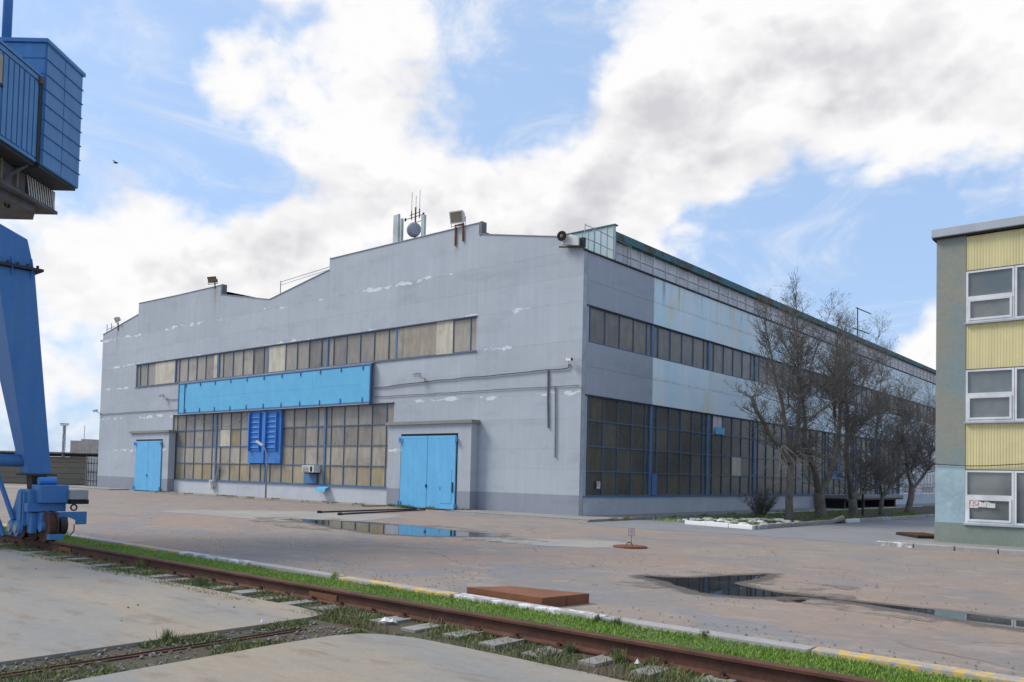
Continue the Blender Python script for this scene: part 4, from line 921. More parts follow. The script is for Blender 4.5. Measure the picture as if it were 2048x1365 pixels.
# ------------------------------------------------------------------ portal crane at the left
def crane():
    T = thing('portal_crane', 'blue portal crane with tapered leg, wheeled bogie and machine house', 'crane', (2.2, -22.85, .215))
    # leg: tapered box, broad face towards +X
    q0 = [(1.93, -23.1, 1.58), (2.33, -23.1, 1.58), (2.33, -22.63, 1.58), (1.93, -22.63, 1.58)]
    q1 = [(1.12, -23.86, 5.86), (2.33, -23.86, 5.86), (2.33, -23.13, 5.86), (1.12, -23.13, 5.86)]
    MB().frustum(q0, q1).build('leg', 'crane', T, bevel=.012)
    fl = MB().prism([(1.02, -24.05, 5.87), (2.43, -24.05, 5.87), (2.43, -22.99, 5.87), (1.02, -22.99, 5.87)], (0, 0, .055)).build('flange', 'crane_dark', T)
    for i in range(6):
        y = -24.05 + i * .19
        MB().disc_prism((2.385, y, 5.925), (0, 0, 1), .028, .12, 6).build('bolt', 'crane_dark', fl)
        if i % 2 == 0: MB().prism([(2.331, y + .08, 5.93), (2.42, y + .08, 5.93), (2.331, y + .08, 6.12)], (0, .02, 0)).build('gusset', 'crane', fl); MB().prism([(2.331, y + .08, 5.868), (2.331, y + .08, 5.68), (2.41, y + .08, 5.868)], (0, .02, 0)).build('gusset', 'crane', fl)
    for s_ in (-1, 1): MB().prism([(2.0, -23.13, 5.925 if s_ > 0 else 5.869), (2.0, -23.0, 5.925 if s_ > 0 else 5.869), (2.0, -23.16 if s_ > 0 else -23.12, 6.12 if s_ > 0 else 5.68)], (.02, 0, 0)).build('gusset', 'crane', fl)
    MB().prism([(2.31, -23.14, 5.926), (2.31, -23.29, 6.52), (2.31, -23.85, 6.74), (2.31, -25.2, 7.25), (2.31, -28.0, 7.25), (2.31, -28.0, 6.2), (2.31, -25.4, 6.2), (2.31, -24.3, 5.926)], (-1.1, 0, 0)).build('portal_girder', 'crane', T, bevel=.012)
    MB().prism([(2.2, -24.9, 6.9), (2.2, -27.6, 6.9), (-9, -27.6, 7.6), (-9, -24.9, 7.6)], (0, 0, .6)).build('cross_girder', 'crane', T)
    MB().tube([(-6.0, -26, 7.9), (-6.0, -26, 9.0)], 1.3, 24).build('slewing_column', 'crane', T)
    MB().tube([(2.2, -23.0, 1.86), (-1.4, -26.9, 1.86)], .13, 14).build('tie_tube', 'crane', T, smooth=True)
    # bogie
    B = MB().box(2.05, 2.58, -23.14, -22.58, .52, 1.26).build('bogie_frame', 'crane_light', T, bevel=.015)
    MB().frustum([(2.0, -22.98, 1.26), (2.28, -22.98, 1.26), (2.28, -22.72, 1.26), (2.0, -22.72, 1.26)], [(1.98, -23.0, 1.55), (2.3, -23.0, 1.55), (2.3, -22.7, 1.55), (1.98, -22.7, 1.55)]).build('pivot_neck', 'crane_dark', T)
    MB().box(1.86, 2.4, -23.16, -22.54, 1.545, 1.582).build('foot_plate', 'crane_dark', T)
    MB().box(2.36, 2.85, -23.02, -22.46, .98, 1.36).build('drive_box', 'crane', T, bevel=.02)
    MB().box(2.55, 2.75, -23.22, -22.47, .80, .975).build('beam', 'crane', T, bevel=.01)
    MB().disc_prism((2.5, -22.77, 1.44), (0, 1, 0), .085, .34, 14).build('motor', 'louvre', T)
    MB().prism([(1.7, -23.17, .42), (2.0, -23.17, .36), (2.25, -23.17, .5), (2.25, -23.17, 1.2), (2.05, -23.17, 1.24), (1.85, -23.17, .9), (1.7, -23.17, .75)], (0, .06, 0)).build('side_plate', 'crane_light', B, bevel=.01)
    MB().box(2.26, 2.32, -23.20, -23.12, .45, 1.22).box(2.42, 2.46, -23.20, -23.12, .5, 1.2).build('stiffener', 'crane_light', B)
    for x in (1.62, 2.3, 2.86):
        wv = MB().tube([(x, -22.94, .50), (x, -22.915, .50), (x, -22.91, .50), (x, -22.79, .50), (x, -22.785, .50), (x, -22.76, .50)], [.33, .33, .285, .285, .33, .33], 24).build('wheel', 'rail', T); MB().disc_prism((x, -22.97, .5), (0, 1, 0), .11, .09, 12).build('axle_cap', 'crane_light', wv)
    for x in (1.95, 2.28): 
        MB().tube([(x, -23.26, .44), (x, -23.18, .44)], [.16, .16], 18).build('gear_cover', 'crane_light', B); MB().disc_prism((x, -23.275, .44), (0, 1, 0), .09, .03, 14).build('gear_boss', 'grey_box', B)
    MB().box(2.62, 2.88, -23.0, -22.62, .44, .79).build('wheel_housing', 'crane', T, bevel=.02)
    MB().box(2.45, 2.66, -23.12, -22.98, .34, .79).build('gear_case', 'crane_light', T, bevel=.03); MB().disc_prism((2.86, -22.60, .52), (0, 1, 0), .2, .14, 16).build('brake_drum', 'crane_dark', T)
    MB().prism([(2.9, -22.7, .50), (2.9, -22.5, .50), (2.9, -22.5, .70), (2.9, -22.33, .62), (2.9, -22.33, .53), (2.9, -22.12, .53), (2.9, -22.12, .80), (2.9, -22.7, .80)], (.05, 0, 0)).build('buffer_bracket', 'crane', T)
    MB().box(2.6, 2.95, -22.47, -22.10, 1.06, 1.26).build('cable_cabinet', 'grey_box', T, bevel=.01); MB().box(2.58, 2.93, -22.45, -22.08, .96, 1.055).build('cabinet_base', 'dark', T)
    ring = [(2.92, -22.38 + .06 * math.cos(a), .89 + .06 * math.sin(a)) for a in [i * math.pi / 8 for i in range(17)]]; MB().tube(ring, .018, 6).build('shackle', 'crane_dark', T)
    MB().tube([(2.92, -22.36, .53), (2.95, -22.37, .4), (2.9, -22.42, .3)], .012, 5).build('hose', 'dark', T)
    MB().box(3.16, 3.26, -22.98, -22.7, .25, .36).build('rail_sweeper', 'crane_light', T)
    # access ladder leaning behind the leg
    L = MB()
    for a, b in (((1.0, -23.6, 2.6), (1.95, -23.2, .6)), ((.75, -23.75, 2.3), (1.75, -23.3, .25))): MB().tube([a, b], .05, 8).build('ladder_stile', 'crane', T)
    for a, b in (((.2, -24.2, 3.25), (1.05, -23.5, 3.55)), ((.2, -24.2, 2.9), (1.3, -23.4, 2.95)), ((.2, -24.2, 2.82), (1.3, -23.4, 2.90)), ((.35, -24.1, 3.6), (1.0, -23.6, 2.9))): MB().tube([a, b], .02, 6).build('handrail', 'crane_dark', T)
    # machine house high on the left, slewed along camera axis, placed from image pixels
    v = Vector((-.6470, .7625, 0)); r_ = Vector((.7625, .6470, 0)); O = Vector((CAM.x, CAM.y, 0))
    def W(a, b, z): return O + r_ * (a - .43) + v * b + Vector((0, 0, z))
    def hb(name, a0, a1, b0, b1, z0, z1, mt, par=T, bev=0): 
        return MB().prism([W(a0, b0, z0), W(a1, b0, z0), W(a1, b1, z0), W(a0, b1, z0)], (0, 0, z1 - z0)).build(name, mt, par, bevel=bev)
    H = hb('machine_house', -16.5, -12.32, 22.0, 23.85, 9.78, 13.1, 'crane_light')
    hb('house_roof', -16.6, -12.26, 21.93, 23.92, 13.1, 13.2, 'crane_light', H)
    for i in range(8):
        z0 = 9.80 + i * .412
        for b0, b1 in ((22.02, 22.9), (22.92, 23.84)):
            hb('cladding_sheet', -12.325, -12.30, b0, b1 - .006, z0, z0 + .38, 'crane_light', H)
        hb('seam_rib', -12.33, -12.275, 22.0, 23.87, z0 + .385, z0 + .41, 'crane', H)
        hb('cladding_sheet', -16.4, -12.34, 21.975, 22.0, z0, z0 + .38, 'crane_light', H); 
    hb('under_floor', -16.5, -12.36, 21.95, 23.8, 9.70, 9.775, 'crane_dark', H)
    Cb = hb('operator_cabin', -14.6, -12.42, 18.2, 21.90, 9.80, 12.12, 'crane_light')
    hb('cabin_roof', -14.7, -12.36, 18.1, 21.93, 12.121, 12.19, 'crane_light', Cb)
    for i in range(16):
        b = 18.3 + i * .225; hb('rib', -12.425, -12.395, b, b + (.17 if i % 4 else .13), 9.92, 11.95, 'crane_light', Cb)
    hb('trim', -12.43, -12.385, 18.2, 21.91, 9.80, 9.87, 'crane_light', Cb); hb('trim', -12.43, -12.385, 18.2, 21.91, 11.98, 12.1, 'crane_light', Cb)
    hb('window', -12.43, -12.375, 18.9, 20.25, 11.15, 11.85, 'lamp_glass', Cb); hb('window_sill', -12.43, -12.365, 18.85, 20.3, 11.08, 11.15, 'crane_dark', Cb)
    hb('corner_post', -12.43, -12.37, 21.84, 21.98, 9.80, 11.9, 'crane_dark', Cb); hb('cabin_floor', -14.6, -12.46, 18.2, 21.9, 9.71, 9.795, 'crane_dark', Cb)
    MB().disc_prism(W(-12.36, 21.86, 12.0), (0, 0, 1), .06, .16, 8).build('corner_lamp', 'rust', Cb)
    U = hb('turntable_frame', -16, -13.06, 19.5, 24.0, 9.16, 9.72, 'crane_under'); hb('turntable_plate', -16, -12.98, 19.3, 24.05, 9.07, 9.158, 'crane_under', U)
    MB().prism([W(-16, 18.5, 8.86), W(-13.6, 18.5, 8.86), W(-13.15, 23.2, 8.86), W(-13.6, 23.9, 8.86), W(-16, 23.9, 8.86)], (0, 0, .2)).build('slew_ring_plate', 'crane_under', U)
    for b in (19.75, 20.6, 21.3, 22.0): hb('web_stiffener', -13.06, -12.96, b, b + .07, 9.17, 9.70, 'shed', U)
    hb('hazard_plate', -13.058, -13.04, 22.55, 23.98, 9.17, 9.71, 'dark', U)
    n = 12
    for i in range(n):
        b = 22.55 + i * (1.43 / n); MB().prism([W(-13.038, b + .0, 9.70), W(-13.038, b + .05, 9.70), W(-13.038, min(b + .20, 23.98), 9.18), W(-13.038, min(b + .15, 23.93), 9.18)], tuple(r_ * .012)).build('hazard_stripe', 'white', U)
    for b in (21.4, 22.4): 
        MB().tube([W(-13.5, b, 8.86), W(-13.5, b, 8.80), W(-13.45, b + .07, 8.76), W(-13.45, b + .14, 8.80), W(-13.5, b + .14, 8.86)], .025, 6).build('shackle', 'dark', U)
    for b in (19.6, 21.85): MB().bar(W(-12.6, b, 9.72), W(-13.15, b - .35, 9.12), .06).build('strut', 'crane_under', T)
    MB().tube([W(-14.36, 23.5, 13.2), W(-14.36, 23.5, 17.5)], .125, 14).build('mast_tube', 'crane', T, smooth=True)
crane()

# ------------------------------------------------------------------ office block at the right
def office():
    YB = -1.93
    T = thing('office_block', 'office block with yellow ribbed bands and white windows at the right edge', 'building', (14.8, YB, 0))
    X1 = 34.0
    MB().box(14.85, X1, YB + .12, YB + 12, .0, 9.4).build('core', 'office_green', T)
    pl = MB().box(14.80, 15.62, YB, YB + .4, 2.44, 9.44).build('corner_pier', 'office_green', T); MB().box(14.80, 15.62, YB - .003, YB + .4, .68, 2.437).build('peeling_render', 'office_peel', pl)
    MB().box(14.79, X1, YB - .03, YB + .4, -.2, .675).build('plinth', 'office_plinth', T)
    MB().box(14.68, X1 + .1, YB - .18, YB + 12.1, 9.45, 9.72).build('coping', 'cornice', T, bevel=.02); MB().box(14.7, X1, YB - .12, YB + 12, 9.41, 9.449).build('drip_edge', 'black_metal', T)
    bands = [(8.33, 9.38), (5.33, 6.68), (2.31, 3.68)]
    for z0, z1 in bands:
        b = MB().box(15.625, X1, YB + .02, YB + .1, z0, z1).build('cladding_backing', 'yellow', T)
        p = .078; nn = int((X1 - 15.63) / p); mb = MB()
        for i in range(nn):
            x = 15.63 + i * p; mb.frustum([(x, YB + .021, z0), (x + p * .82, YB + .021, z0), (x + p * .82, YB + .021, z1), (x, YB + .021, z1)], [(x + p * .12, YB + .0135, z0), (x + p * .70, YB + .0135, z0), (x + p * .70, YB + .0135, z1), (x + p * .12, YB + .0135, z1)])
        tag(mb.build('rib', 'yellow', b), kind='stuff')
        MB().box(15.63, X1, YB - .02, YB + .1, z0 - .025, z0 - .001).build('drip_sill', 'crane_under', T) 
    wins = [(6.74, 8.30, 7.48), (3.74, 5.30, 4.55), (.70, 2.28, 1.50)]
    for wi, (z0, z1, zm) in enumerate(wins):
        x = 15.63; i = 0
        MB().box(15.6, X1, YB - .09, YB + .05, z0 - .055, z0 - .005).build('window_sill', 'cornice', T)
        while x < X1 - 1:
            w1 = 1.27
            fr = MB(); f0, f1 = YB - .02, YB + .06
            fr.box(x, x + .055, f0, f1, z0, z1).box(x + w1 - .055, x + w1, f0, f1, z0, z1).box(x + .056, x + w1 - .056, f0, f1, z0, z0 + .06).box(x + .056, x + w1 - .056, f0, f1, z1 - .055, z1)
            tall = (i % 2 == 1)
            if not tall: fr.box(x + .056, x + w1 - .056, f0, f1, zm - .05, zm + .05)
            W_ = fr.build('window', 'frame', T)
            if not tall:
                MB().box(x + .05, x + w1 - .05, YB + .035, YB + .045, zm + .045, z1 - .05).build('pane', 'glass', W_)
                s = MB(); a0, a1, c0, c1 = x + .058, x + w1 - .058, z0 + .062, zm - .052
                s.box(a0, a0 + .06, f0 - .02, f1 - .02, c0, c1).box(a1 - .06, a1, f0 - .02, f1 - .02, c0, c1).box(a0 + .061, a1 - .061, f0 - .02, f1 - .02, c0, c0 + .06).box(a0 + .061, a1 - .061, f0 - .02, f1 - .02, c1 - .06, c1)
                s.build('sash', 'frame', W_); MB().box(a0 + .05, a1 - .05, YB + .015, YB + .025, c0 + .05, c1 - .05).build('pane', 'glass', W_)
            else: MB().box(x + .05, x + w1 - .05, YB + .035, YB + .045, z0 + .05, z1 - .05).build('pane', 'glass', W_)
            x += w1 + .012; i += 1
    # black wire along the first-floor line
    pts = [(14.8 + i * .35, YB - .04, 2.46 - .05 * math.sin(i * .55) ) for i in range(20)]
    tag(MB().tube(pts, .012, 5).build('wall_wire', 'dark', org=pts[0]), 'thin black wire strung along the office front above the ground floor', 'wire')
    # paper notices on the ground-floor pane
    n1 = tag(MB().box(15.76, 15.99, YB - .045, YB - .042, 1.16, 1.40).build('paper_notice', 'paper', org=(15.87, YB - .043, 1.2)), 'white notice with red letters in the ground-floor office window', 'notice')
    try:
        cu = bpy.data.curves.new('lettering', 'FONT'); cu.body = 'ПС'; cu.size = .17; cu.align_x = 'CENTER'; cu.extrude = .001
        ob = bpy.data.objects.new('lettering', cu); col.objects.link(ob); bpy.context.view_layer.update()
        me = bpy.data.meshes.new_from_object(ob.evaluated_get(bpy.context.evaluated_depsgraph_get())); bpy.data.objects.remove(ob)
        lo = bpy.data.objects.new('lettering', me); col.objects.link(lo); me.materials.clear(); me.materials.append(MAT['red']); lo.parent = n1; lo.rotation_euler = (math.pi / 2, 0, 0); lo.location = (.005, -.004, .06)
    except Exception as e: print('text', e)
    MB().box(15.78, 15.97, YB - .047, YB - .0455, 1.225, 1.235).box(15.84, 15.88, YB - .047, YB - .0455, 1.18, 1.20).build('underline', 'red', n1)
    for k, (a, b, z0, z1, sk) in enumerate(((16.0, 16.2, 1.19, 1.37, .02), (16.21, 16.43, 1.18, 1.36, -.03))):
        tag(MB().prism([(a, YB - .044, z0), (b, YB - .044, z0), (b, YB - .044, z1 + sk - .02), (a + (b - a) * .6, YB - .044, z1 - .05), (a, YB - .044, z1)], (0, .003, 0)).build('paper_notice', 'paper', org=(a, YB - .044, z0)), ('torn white paper right beside the red-lettered notice', 'torn white paper furthest from the pier in the office window')[k], 'notice')
    # kerb stones at its foot
    for i in range(7):
        x = 13.75 + i * 1.06; y = -4.25
        tag(MB().box(x, x + 1.03, y, y + .18, -.05, .13).build('office_kerb_stone', 'kerb_white' if i == 0 else 'kerb', bevel=.02, org=(x, y, 0)), kind='structure')
    tag(MB().prism([(13.75, -4.07, 0), (34, -4.07, 0), (34, -1.9, 0), (14.7, -1.9, 0), (13.75, -2.2, 0)], (0, 0, .08)).build('office_pavement', 'apron'), kind='structure')
office()

# ------------------------------------------------------------------ bare trees along the lane
def tree(label, X, limbs, seed, twig_len=1.0, dens=1.0, tmax=None, droops=()):
    r2 = random.Random(seed); base = limbs[0][0]
    T = thing('bare_tree', label, 'tree', (X, base[0], 0), 'bare trees beside the hall')
    trunk = MB(); crown = MB(); pale = MB()
    xo = {}
    def wob(p, k): return Vector((p[0] + k * mnoise.noise(Vector((p[1] * .9, p[2] * 1.1, seed))), p[1] + .5 * k * mnoise.noise(Vector((p[1], p[2] * 1.3, seed + 5))), p[2]))
    def twig(p, d, ln, rad, lev):
        # a wandering shoot with side shoots
        n = 4 if lev < 2 else 3; pts = [p]; q = p.copy(); dd = d.copy()
        for i in range(n):
            dd = (dd + Vector((r2.gauss(0, .22), r2.gauss(0, .22), r2.gauss(.05, .16)))).normalized(); q = q + dd * ln / n; pts.append(q.copy())
        rr = [rad * (1 - .75 * i / n) for i in range(n + 1)]
        crown.tube(pts, rr, 4 if lev == 0 else 3, cap=False)
        if lev < 3 and ln > .12:
            m = r2.randint(4, 6) if lev == 0 else (r2.randint(2, 4) if lev == 1 else r2.randint(1, 3))
            for k in range(m):
                t = r2.uniform(.25, 1.0); i = min(int(t * n), n - 1); c = pts[i].lerp(pts[i + 1], t * n - i)
                a = r2.uniform(0, 6.283); o = Vector((math.cos(a), math.sin(a), r2.uniform(-.2, .7)))
                twig(c, (dd * .8 + o * .8).normalized(), ln * r2.uniform(.4, .68), rad * .55, lev + 1)
        if lev >= 2 and r2.random() < .5:      # buds
            e = pts[-1]; s = .018; crown.add([e + Vector((s, 0, 0)), e + Vector((-s * .5, s, 0)), e + Vector((-s * .5, -s, 0)), e + Vector((0, 0, s * 1.8))], [(0, 1, 3), (1, 2, 3), (2, 0, 3)])
    for li, (pl, r0, r1, depth, tw) in enumerate([(l[0:-4], *l[-4:]) for l in limbs]):
        pts = []
        x = X
        for i, (y, z) in enumerate(pl):
            x = X + depth * i / max(1, len(pl) - 1) ; pts.append(Vector((x, y, z)))
        # refine
        fine = []
        for a, b in zip(pts[:-1], pts[1:]):
            n = max(2, int((b - a).length / .3))
            for j in range(n): fine.append(a.lerp(b, j / n))
        fine.append(pts[-1]); fine = [fine[0]] + [wob(p, .10) for p in fine[1:]]
        for i in range(1, len(fine) - 1): fine[i] = (fine[i - 1] + fine[i] * 2 + fine[i + 1]) / 4
        n = len(fine); rr = [.86 * (r0 + (r1 - r0) * (i / (n - 1)) ** .8) for i in range(n)]
        if li == 0: rr[0] *= 1.35
        trunk.tube(fine, rr, 9 if r0 > .08 else 6, cap=True)
        length = sum((b - a).length for a, b in zip(fine[:-1], fine[1:]))
        for k in range(int(length * tw * dens * 1.25)):
            t = r2.uniform(.12, 1.0) if li else r2.uniform(.75, 1.); i = min(int(t * (n - 1)), n - 2); p = fine[i].lerp(fine[i + 1], t * (n - 1) - i)
            d = (fine[i + 1] - fine[i]).normalized(); a = r2.uniform(0, 6.283); o = Vector((math.cos(a), math.sin(a), r2.uniform(.0, .8)))
            ln = twig_len * r2.uniform(.5, 1.35) * (1.15 - .45 * t); twig(p, (d * .35 + o).normalized(), ln, min(rr[i] * .55, .022), 0)
        if r1 < .06:
            for k in range(4): twig(fine[-1], (fine[-1] - fine[-3] + Vector((r2.gauss(0, .12), r2.gauss(0, .12), .1))).normalized(), twig_len * r2.uniform(.6, 1.1), r1 * .8, 0)
        else:
            for k in range(9): a = r2.uniform(0, 6.283); twig(fine[-1], Vector((math.cos(a), math.sin(a), r2.uniform(.1, 1.2))).normalized(), twig_len * r2.uniform(.7, 1.3), .016, 0)
    for y, z, dy, dz in droops:
        for k in range(7):
            p = Vector((X + r2.uniform(-.1, .3), y, z)); d = Vector((r2.uniform(-.3, .5), dy, dz + r2.uniform(-.25, .25))).normalized(); pts = [p]
            for i in range(6): d = (d + Vector((r2.gauss(0, .15), r2.gauss(0, .1), -.06))).normalized(); pts.append(pts[-1] + d * .33)
            pale.tube(pts, [.02, .018, .015, .012, .009, .006, .003], 4, cap=False)
            for q in pts[2:]:
                for s in range(3): e = q + Vector((r2.gauss(0, .2), r2.gauss(0, .2), r2.gauss(-.05, .15))); pale.tube([q, (q + e) / 2 + Vector((0, 0, .02)), e], [.006, .005, .002], 3, cap=False)
    trunk.build('trunk', 'bark', T, smooth=True); crown.build('crown', 'twig', T)
    if pale.v: tag(pale.build('hanging_shoots', 'twig_pale', T), kind='stuff')
def L_(*pts, r0, r1, d=0., tw=5.): return list(pts) + [r0, r1, d, tw]
def trees():
    tree('tallest bare tree with a tan trunk and stubby left limb, nearest the white kerb', 6.4, [
        L_((7.58, -.1), (7.6, .6), (7.66, 1.69), (7.77, 2.99), r0=.22, r1=.17, tw=1),
        L_((7.75, 2.6), (7.1, 3.1), (6.26, 3.52), (5.12, 4.29), (4.31, 4.96), (4.01, 5.42), r0=.13, r1=.09, d=-.3, tw=5),
        L_((7.77, 2.9), (7.5, 4.26), (7.27, 5.19), (6.8, 6.35), (6.33, 7.82), (6.1, 8.8), r0=.14, r1=.025, d=-.6, tw=6),
        L_((7.77, 2.9), (8.41, 4.14), (8.66, 5.65), (8.2, 7.0), (7.99, 7.9), (7.89, 9.3), (7.5, 10.1), r0=.17, r1=.02, d=.2, tw=6.5),
        L_((8.5, 5.5), (9.23, 7.31), (9.65, 8.7), (9.95, 9.8), r0=.07, r1=.015, d=.9, tw=6), L_((8.2, 7.2), (7.2, 8.4), (6.6, 9.6), r0=.05, r1=.012, d=-.7, tw=6), L_((8.0, 8.2), (8.7, 9.0), (8.9, 9.9), r0=.045, r1=.012, d=-.5, tw=6),
        L_((8.6, 5.6), (10.2, 6.4), (11.2, 7.6), r0=.05, r1=.012, d=1.4, tw=6), L_((7.3, 5.2), (5.9, 6.2), (5.2, 7.3), r0=.045, r1=.012, d=1.2, tw=6)], 3, 1.0, 1.05, droops=((8.6, 3.4, .9, -.15), (8.2, 3.1, .7, -.1), (6.2, 3.4, -.3, -.5)))
    tree('thick dark twin-stemmed tree, second from the white kerb', 6.5, [
        L_((11.38, -.1), (11.2, .7), (11.09, 1.45), r0=.34, r1=.28, tw=0),
        L_((11.05, 1.3), (10.43, 2.62), (9.44, 3.49), (9.64, 4.84), (9.11, 6.58), (9.4, 7.6), r0=.21, r1=.03, d=-.3, tw=6),
        L_((11.2, 1.2), (11.97, 1.9), (12.73, 2.77), (13.23, 4.12), (13.2, 5.27), (13.28, 7.0), (12.82, 8.4), (13.1, 9.4), r0=.25, r1=.02, d=.4, tw=6),
        L_((13.2, 5.2), (12.0, 6.4), (11.6, 8.0), (11.2, 9.3), r0=.09, r1=.015, d=.8, tw=6.5), L_((13.2, 5.6), (14.4, 6.9), (15.2, 8.6), r0=.08, r1=.015, d=-.8, tw=6.5), L_((9.6, 4.8), (11, 5.7), (11.6, 6.6), r0=.06, r1=.012, d=1.2, tw=6), L_((13.3, 4.1), (14.9, 4.6), (16, 5.6), r0=.06, r1=.012, d=1.2, tw=6)], 5, 1.15, 1.05, droops=((10, 3.2, .7, -.1),))
    tree('low-forking dark tree in the middle of the row with a long right limb', 6.5, [
        L_((16.06, -.1), (16.0, .5), (15.97, 1.0), r0=.30, r1=.26, tw=0),
        L_((15.95, .95), (15.11, 2.24), (14.64, 3.7), (15.47, 4.93), (18.56, 5.75), (20.23, 5.98), r0=.17, r1=.05, d=.2, tw=5.5),
        L_((16.0, .95), (17.38, 2.18), (19.62, 3.38), (20.62, 4.5), (21.26, 6.72), (21.6, 8.2), r0=.17, r1=.02, d=-.3, tw=6),
        L_((16.2, 1.0), (17.9, 1.6), (19.66, 2.1), (20.8, 3.0), r0=.11, r1=.02, d=.9, tw=5),
        L_((14.8, 3.2), (15.17, 5.21), (15.0, 7.2), (15.05, 8.7), (15.3, 9.6), r0=.13, r1=.02, d=-.2, tw=6.5), L_((15.1, 6.0), (16.6, 7.2), (17.5, 8.8), (17.8, 9.8), r0=.07, r1=.015, d=.7, tw=6.5), L_((18.5, 5.7), (18.8, 7.2), (19.4, 8.6), r0=.07, r1=.015, d=.5, tw=6.5)], 9, 1.25, 1.05)
    tree('small slim forked tree, second from the office', 6.6, [
        L_((20.58, -.1), (20.7, .6), (20.9, 1.15), r0=.17, r1=.13, tw=0), L_((20.9, 1.1), (20.27, 2.33), (20.6, 3.4), (21.3, 5.0), (21.4, 6.2), r0=.08, r1=.015, d=-.3, tw=7),
        L_((20.9, 1.1), (22.4, 1.8), (24.0, 2.5), (26.0, 2.85), (27.2, 3.6), r0=.11, r1=.02, d=.3, tw=7), L_((22.4, 1.8), (22.9, 3.4), (23.2, 5.2), (23.9, 6.8), r0=.08, r1=.015, d=.6, tw=8), L_((24, 2.5), (24.8, 4.2), (25, 5.8), r0=.06, r1=.012, d=-.4, tw=8)], 12, 1.2, 1.1)
    tree('leaning dark tree nearest the office block', 7.0, [
        L_((24.56, -.1), (24.8, .7), (25.14, 1.27), (25.4, 1.7), r0=.24, r1=.19, tw=0), L_((25.4, 1.6), (24.8, 2.97), (24.2, 4.64), (24.3, 6.25), (24.6, 7.2), r0=.13, r1=.015, d=-.4, tw=8),
        L_((25.4, 1.6), (27.01, 2.1), (28.75, 2.96), (29.62, 4.94), (30, 6.4), r0=.13, r1=.015, d=.2, tw=8), L_((25.2, 2.6), (26.2, 4.2), (26.6, 5.8), (26.3, 7.2), r0=.09, r1=.015, d=.7, tw=8), L_((28.7, 3), (28.2, 4.6), (28, 6.4), r0=.06, r1=.012, d=-.7, tw=8)], 15, 1.2, 1.1)
    # bare shrub
    r2 = random.Random(5); mb = MB(); c = Vector((3.9, 10.2, 0)); T = thing('bare_shrub', 'round leafless brown shrub by the hall plinth', 'shrub', tuple(c)); st = MB()
    for k in range(70):
        a = r2.uniform(0, 6.283); s = r2.uniform(.1, 1.); p = c + Vector((math.cos(a) * .12 * s, math.sin(a) * .12 * s, 0)); d = Vector((math.cos(a) * s * .9, math.sin(a) * s * .9, 1)).normalized(); pts = [p]
        ln = r2.uniform(.8, 1.5)
        for i in range(5): d = (d + Vector((r2.gauss(0, .12), r2.gauss(0, .12), .0))).normalized(); pts.append(pts[-1] + d * ln / 5)
        st.tube(pts, [.018, .014, .011, .008, .006, .003], 4, cap=False)
        for q in pts[2:]:
            for s_ in range(6):
                e = q + (d + Vector((r2.gauss(0, .7), r2.gauss(0, .7), r2.gauss(0, .5)))).normalized() * r2.uniform(.15, .4); mb.tube([q, q.lerp(e, .5), e], [.006, .004, .002], 3, cap=False)
    st.build('stems', 'bark', T); mb.build('twigs', 'twig', T)
trees()

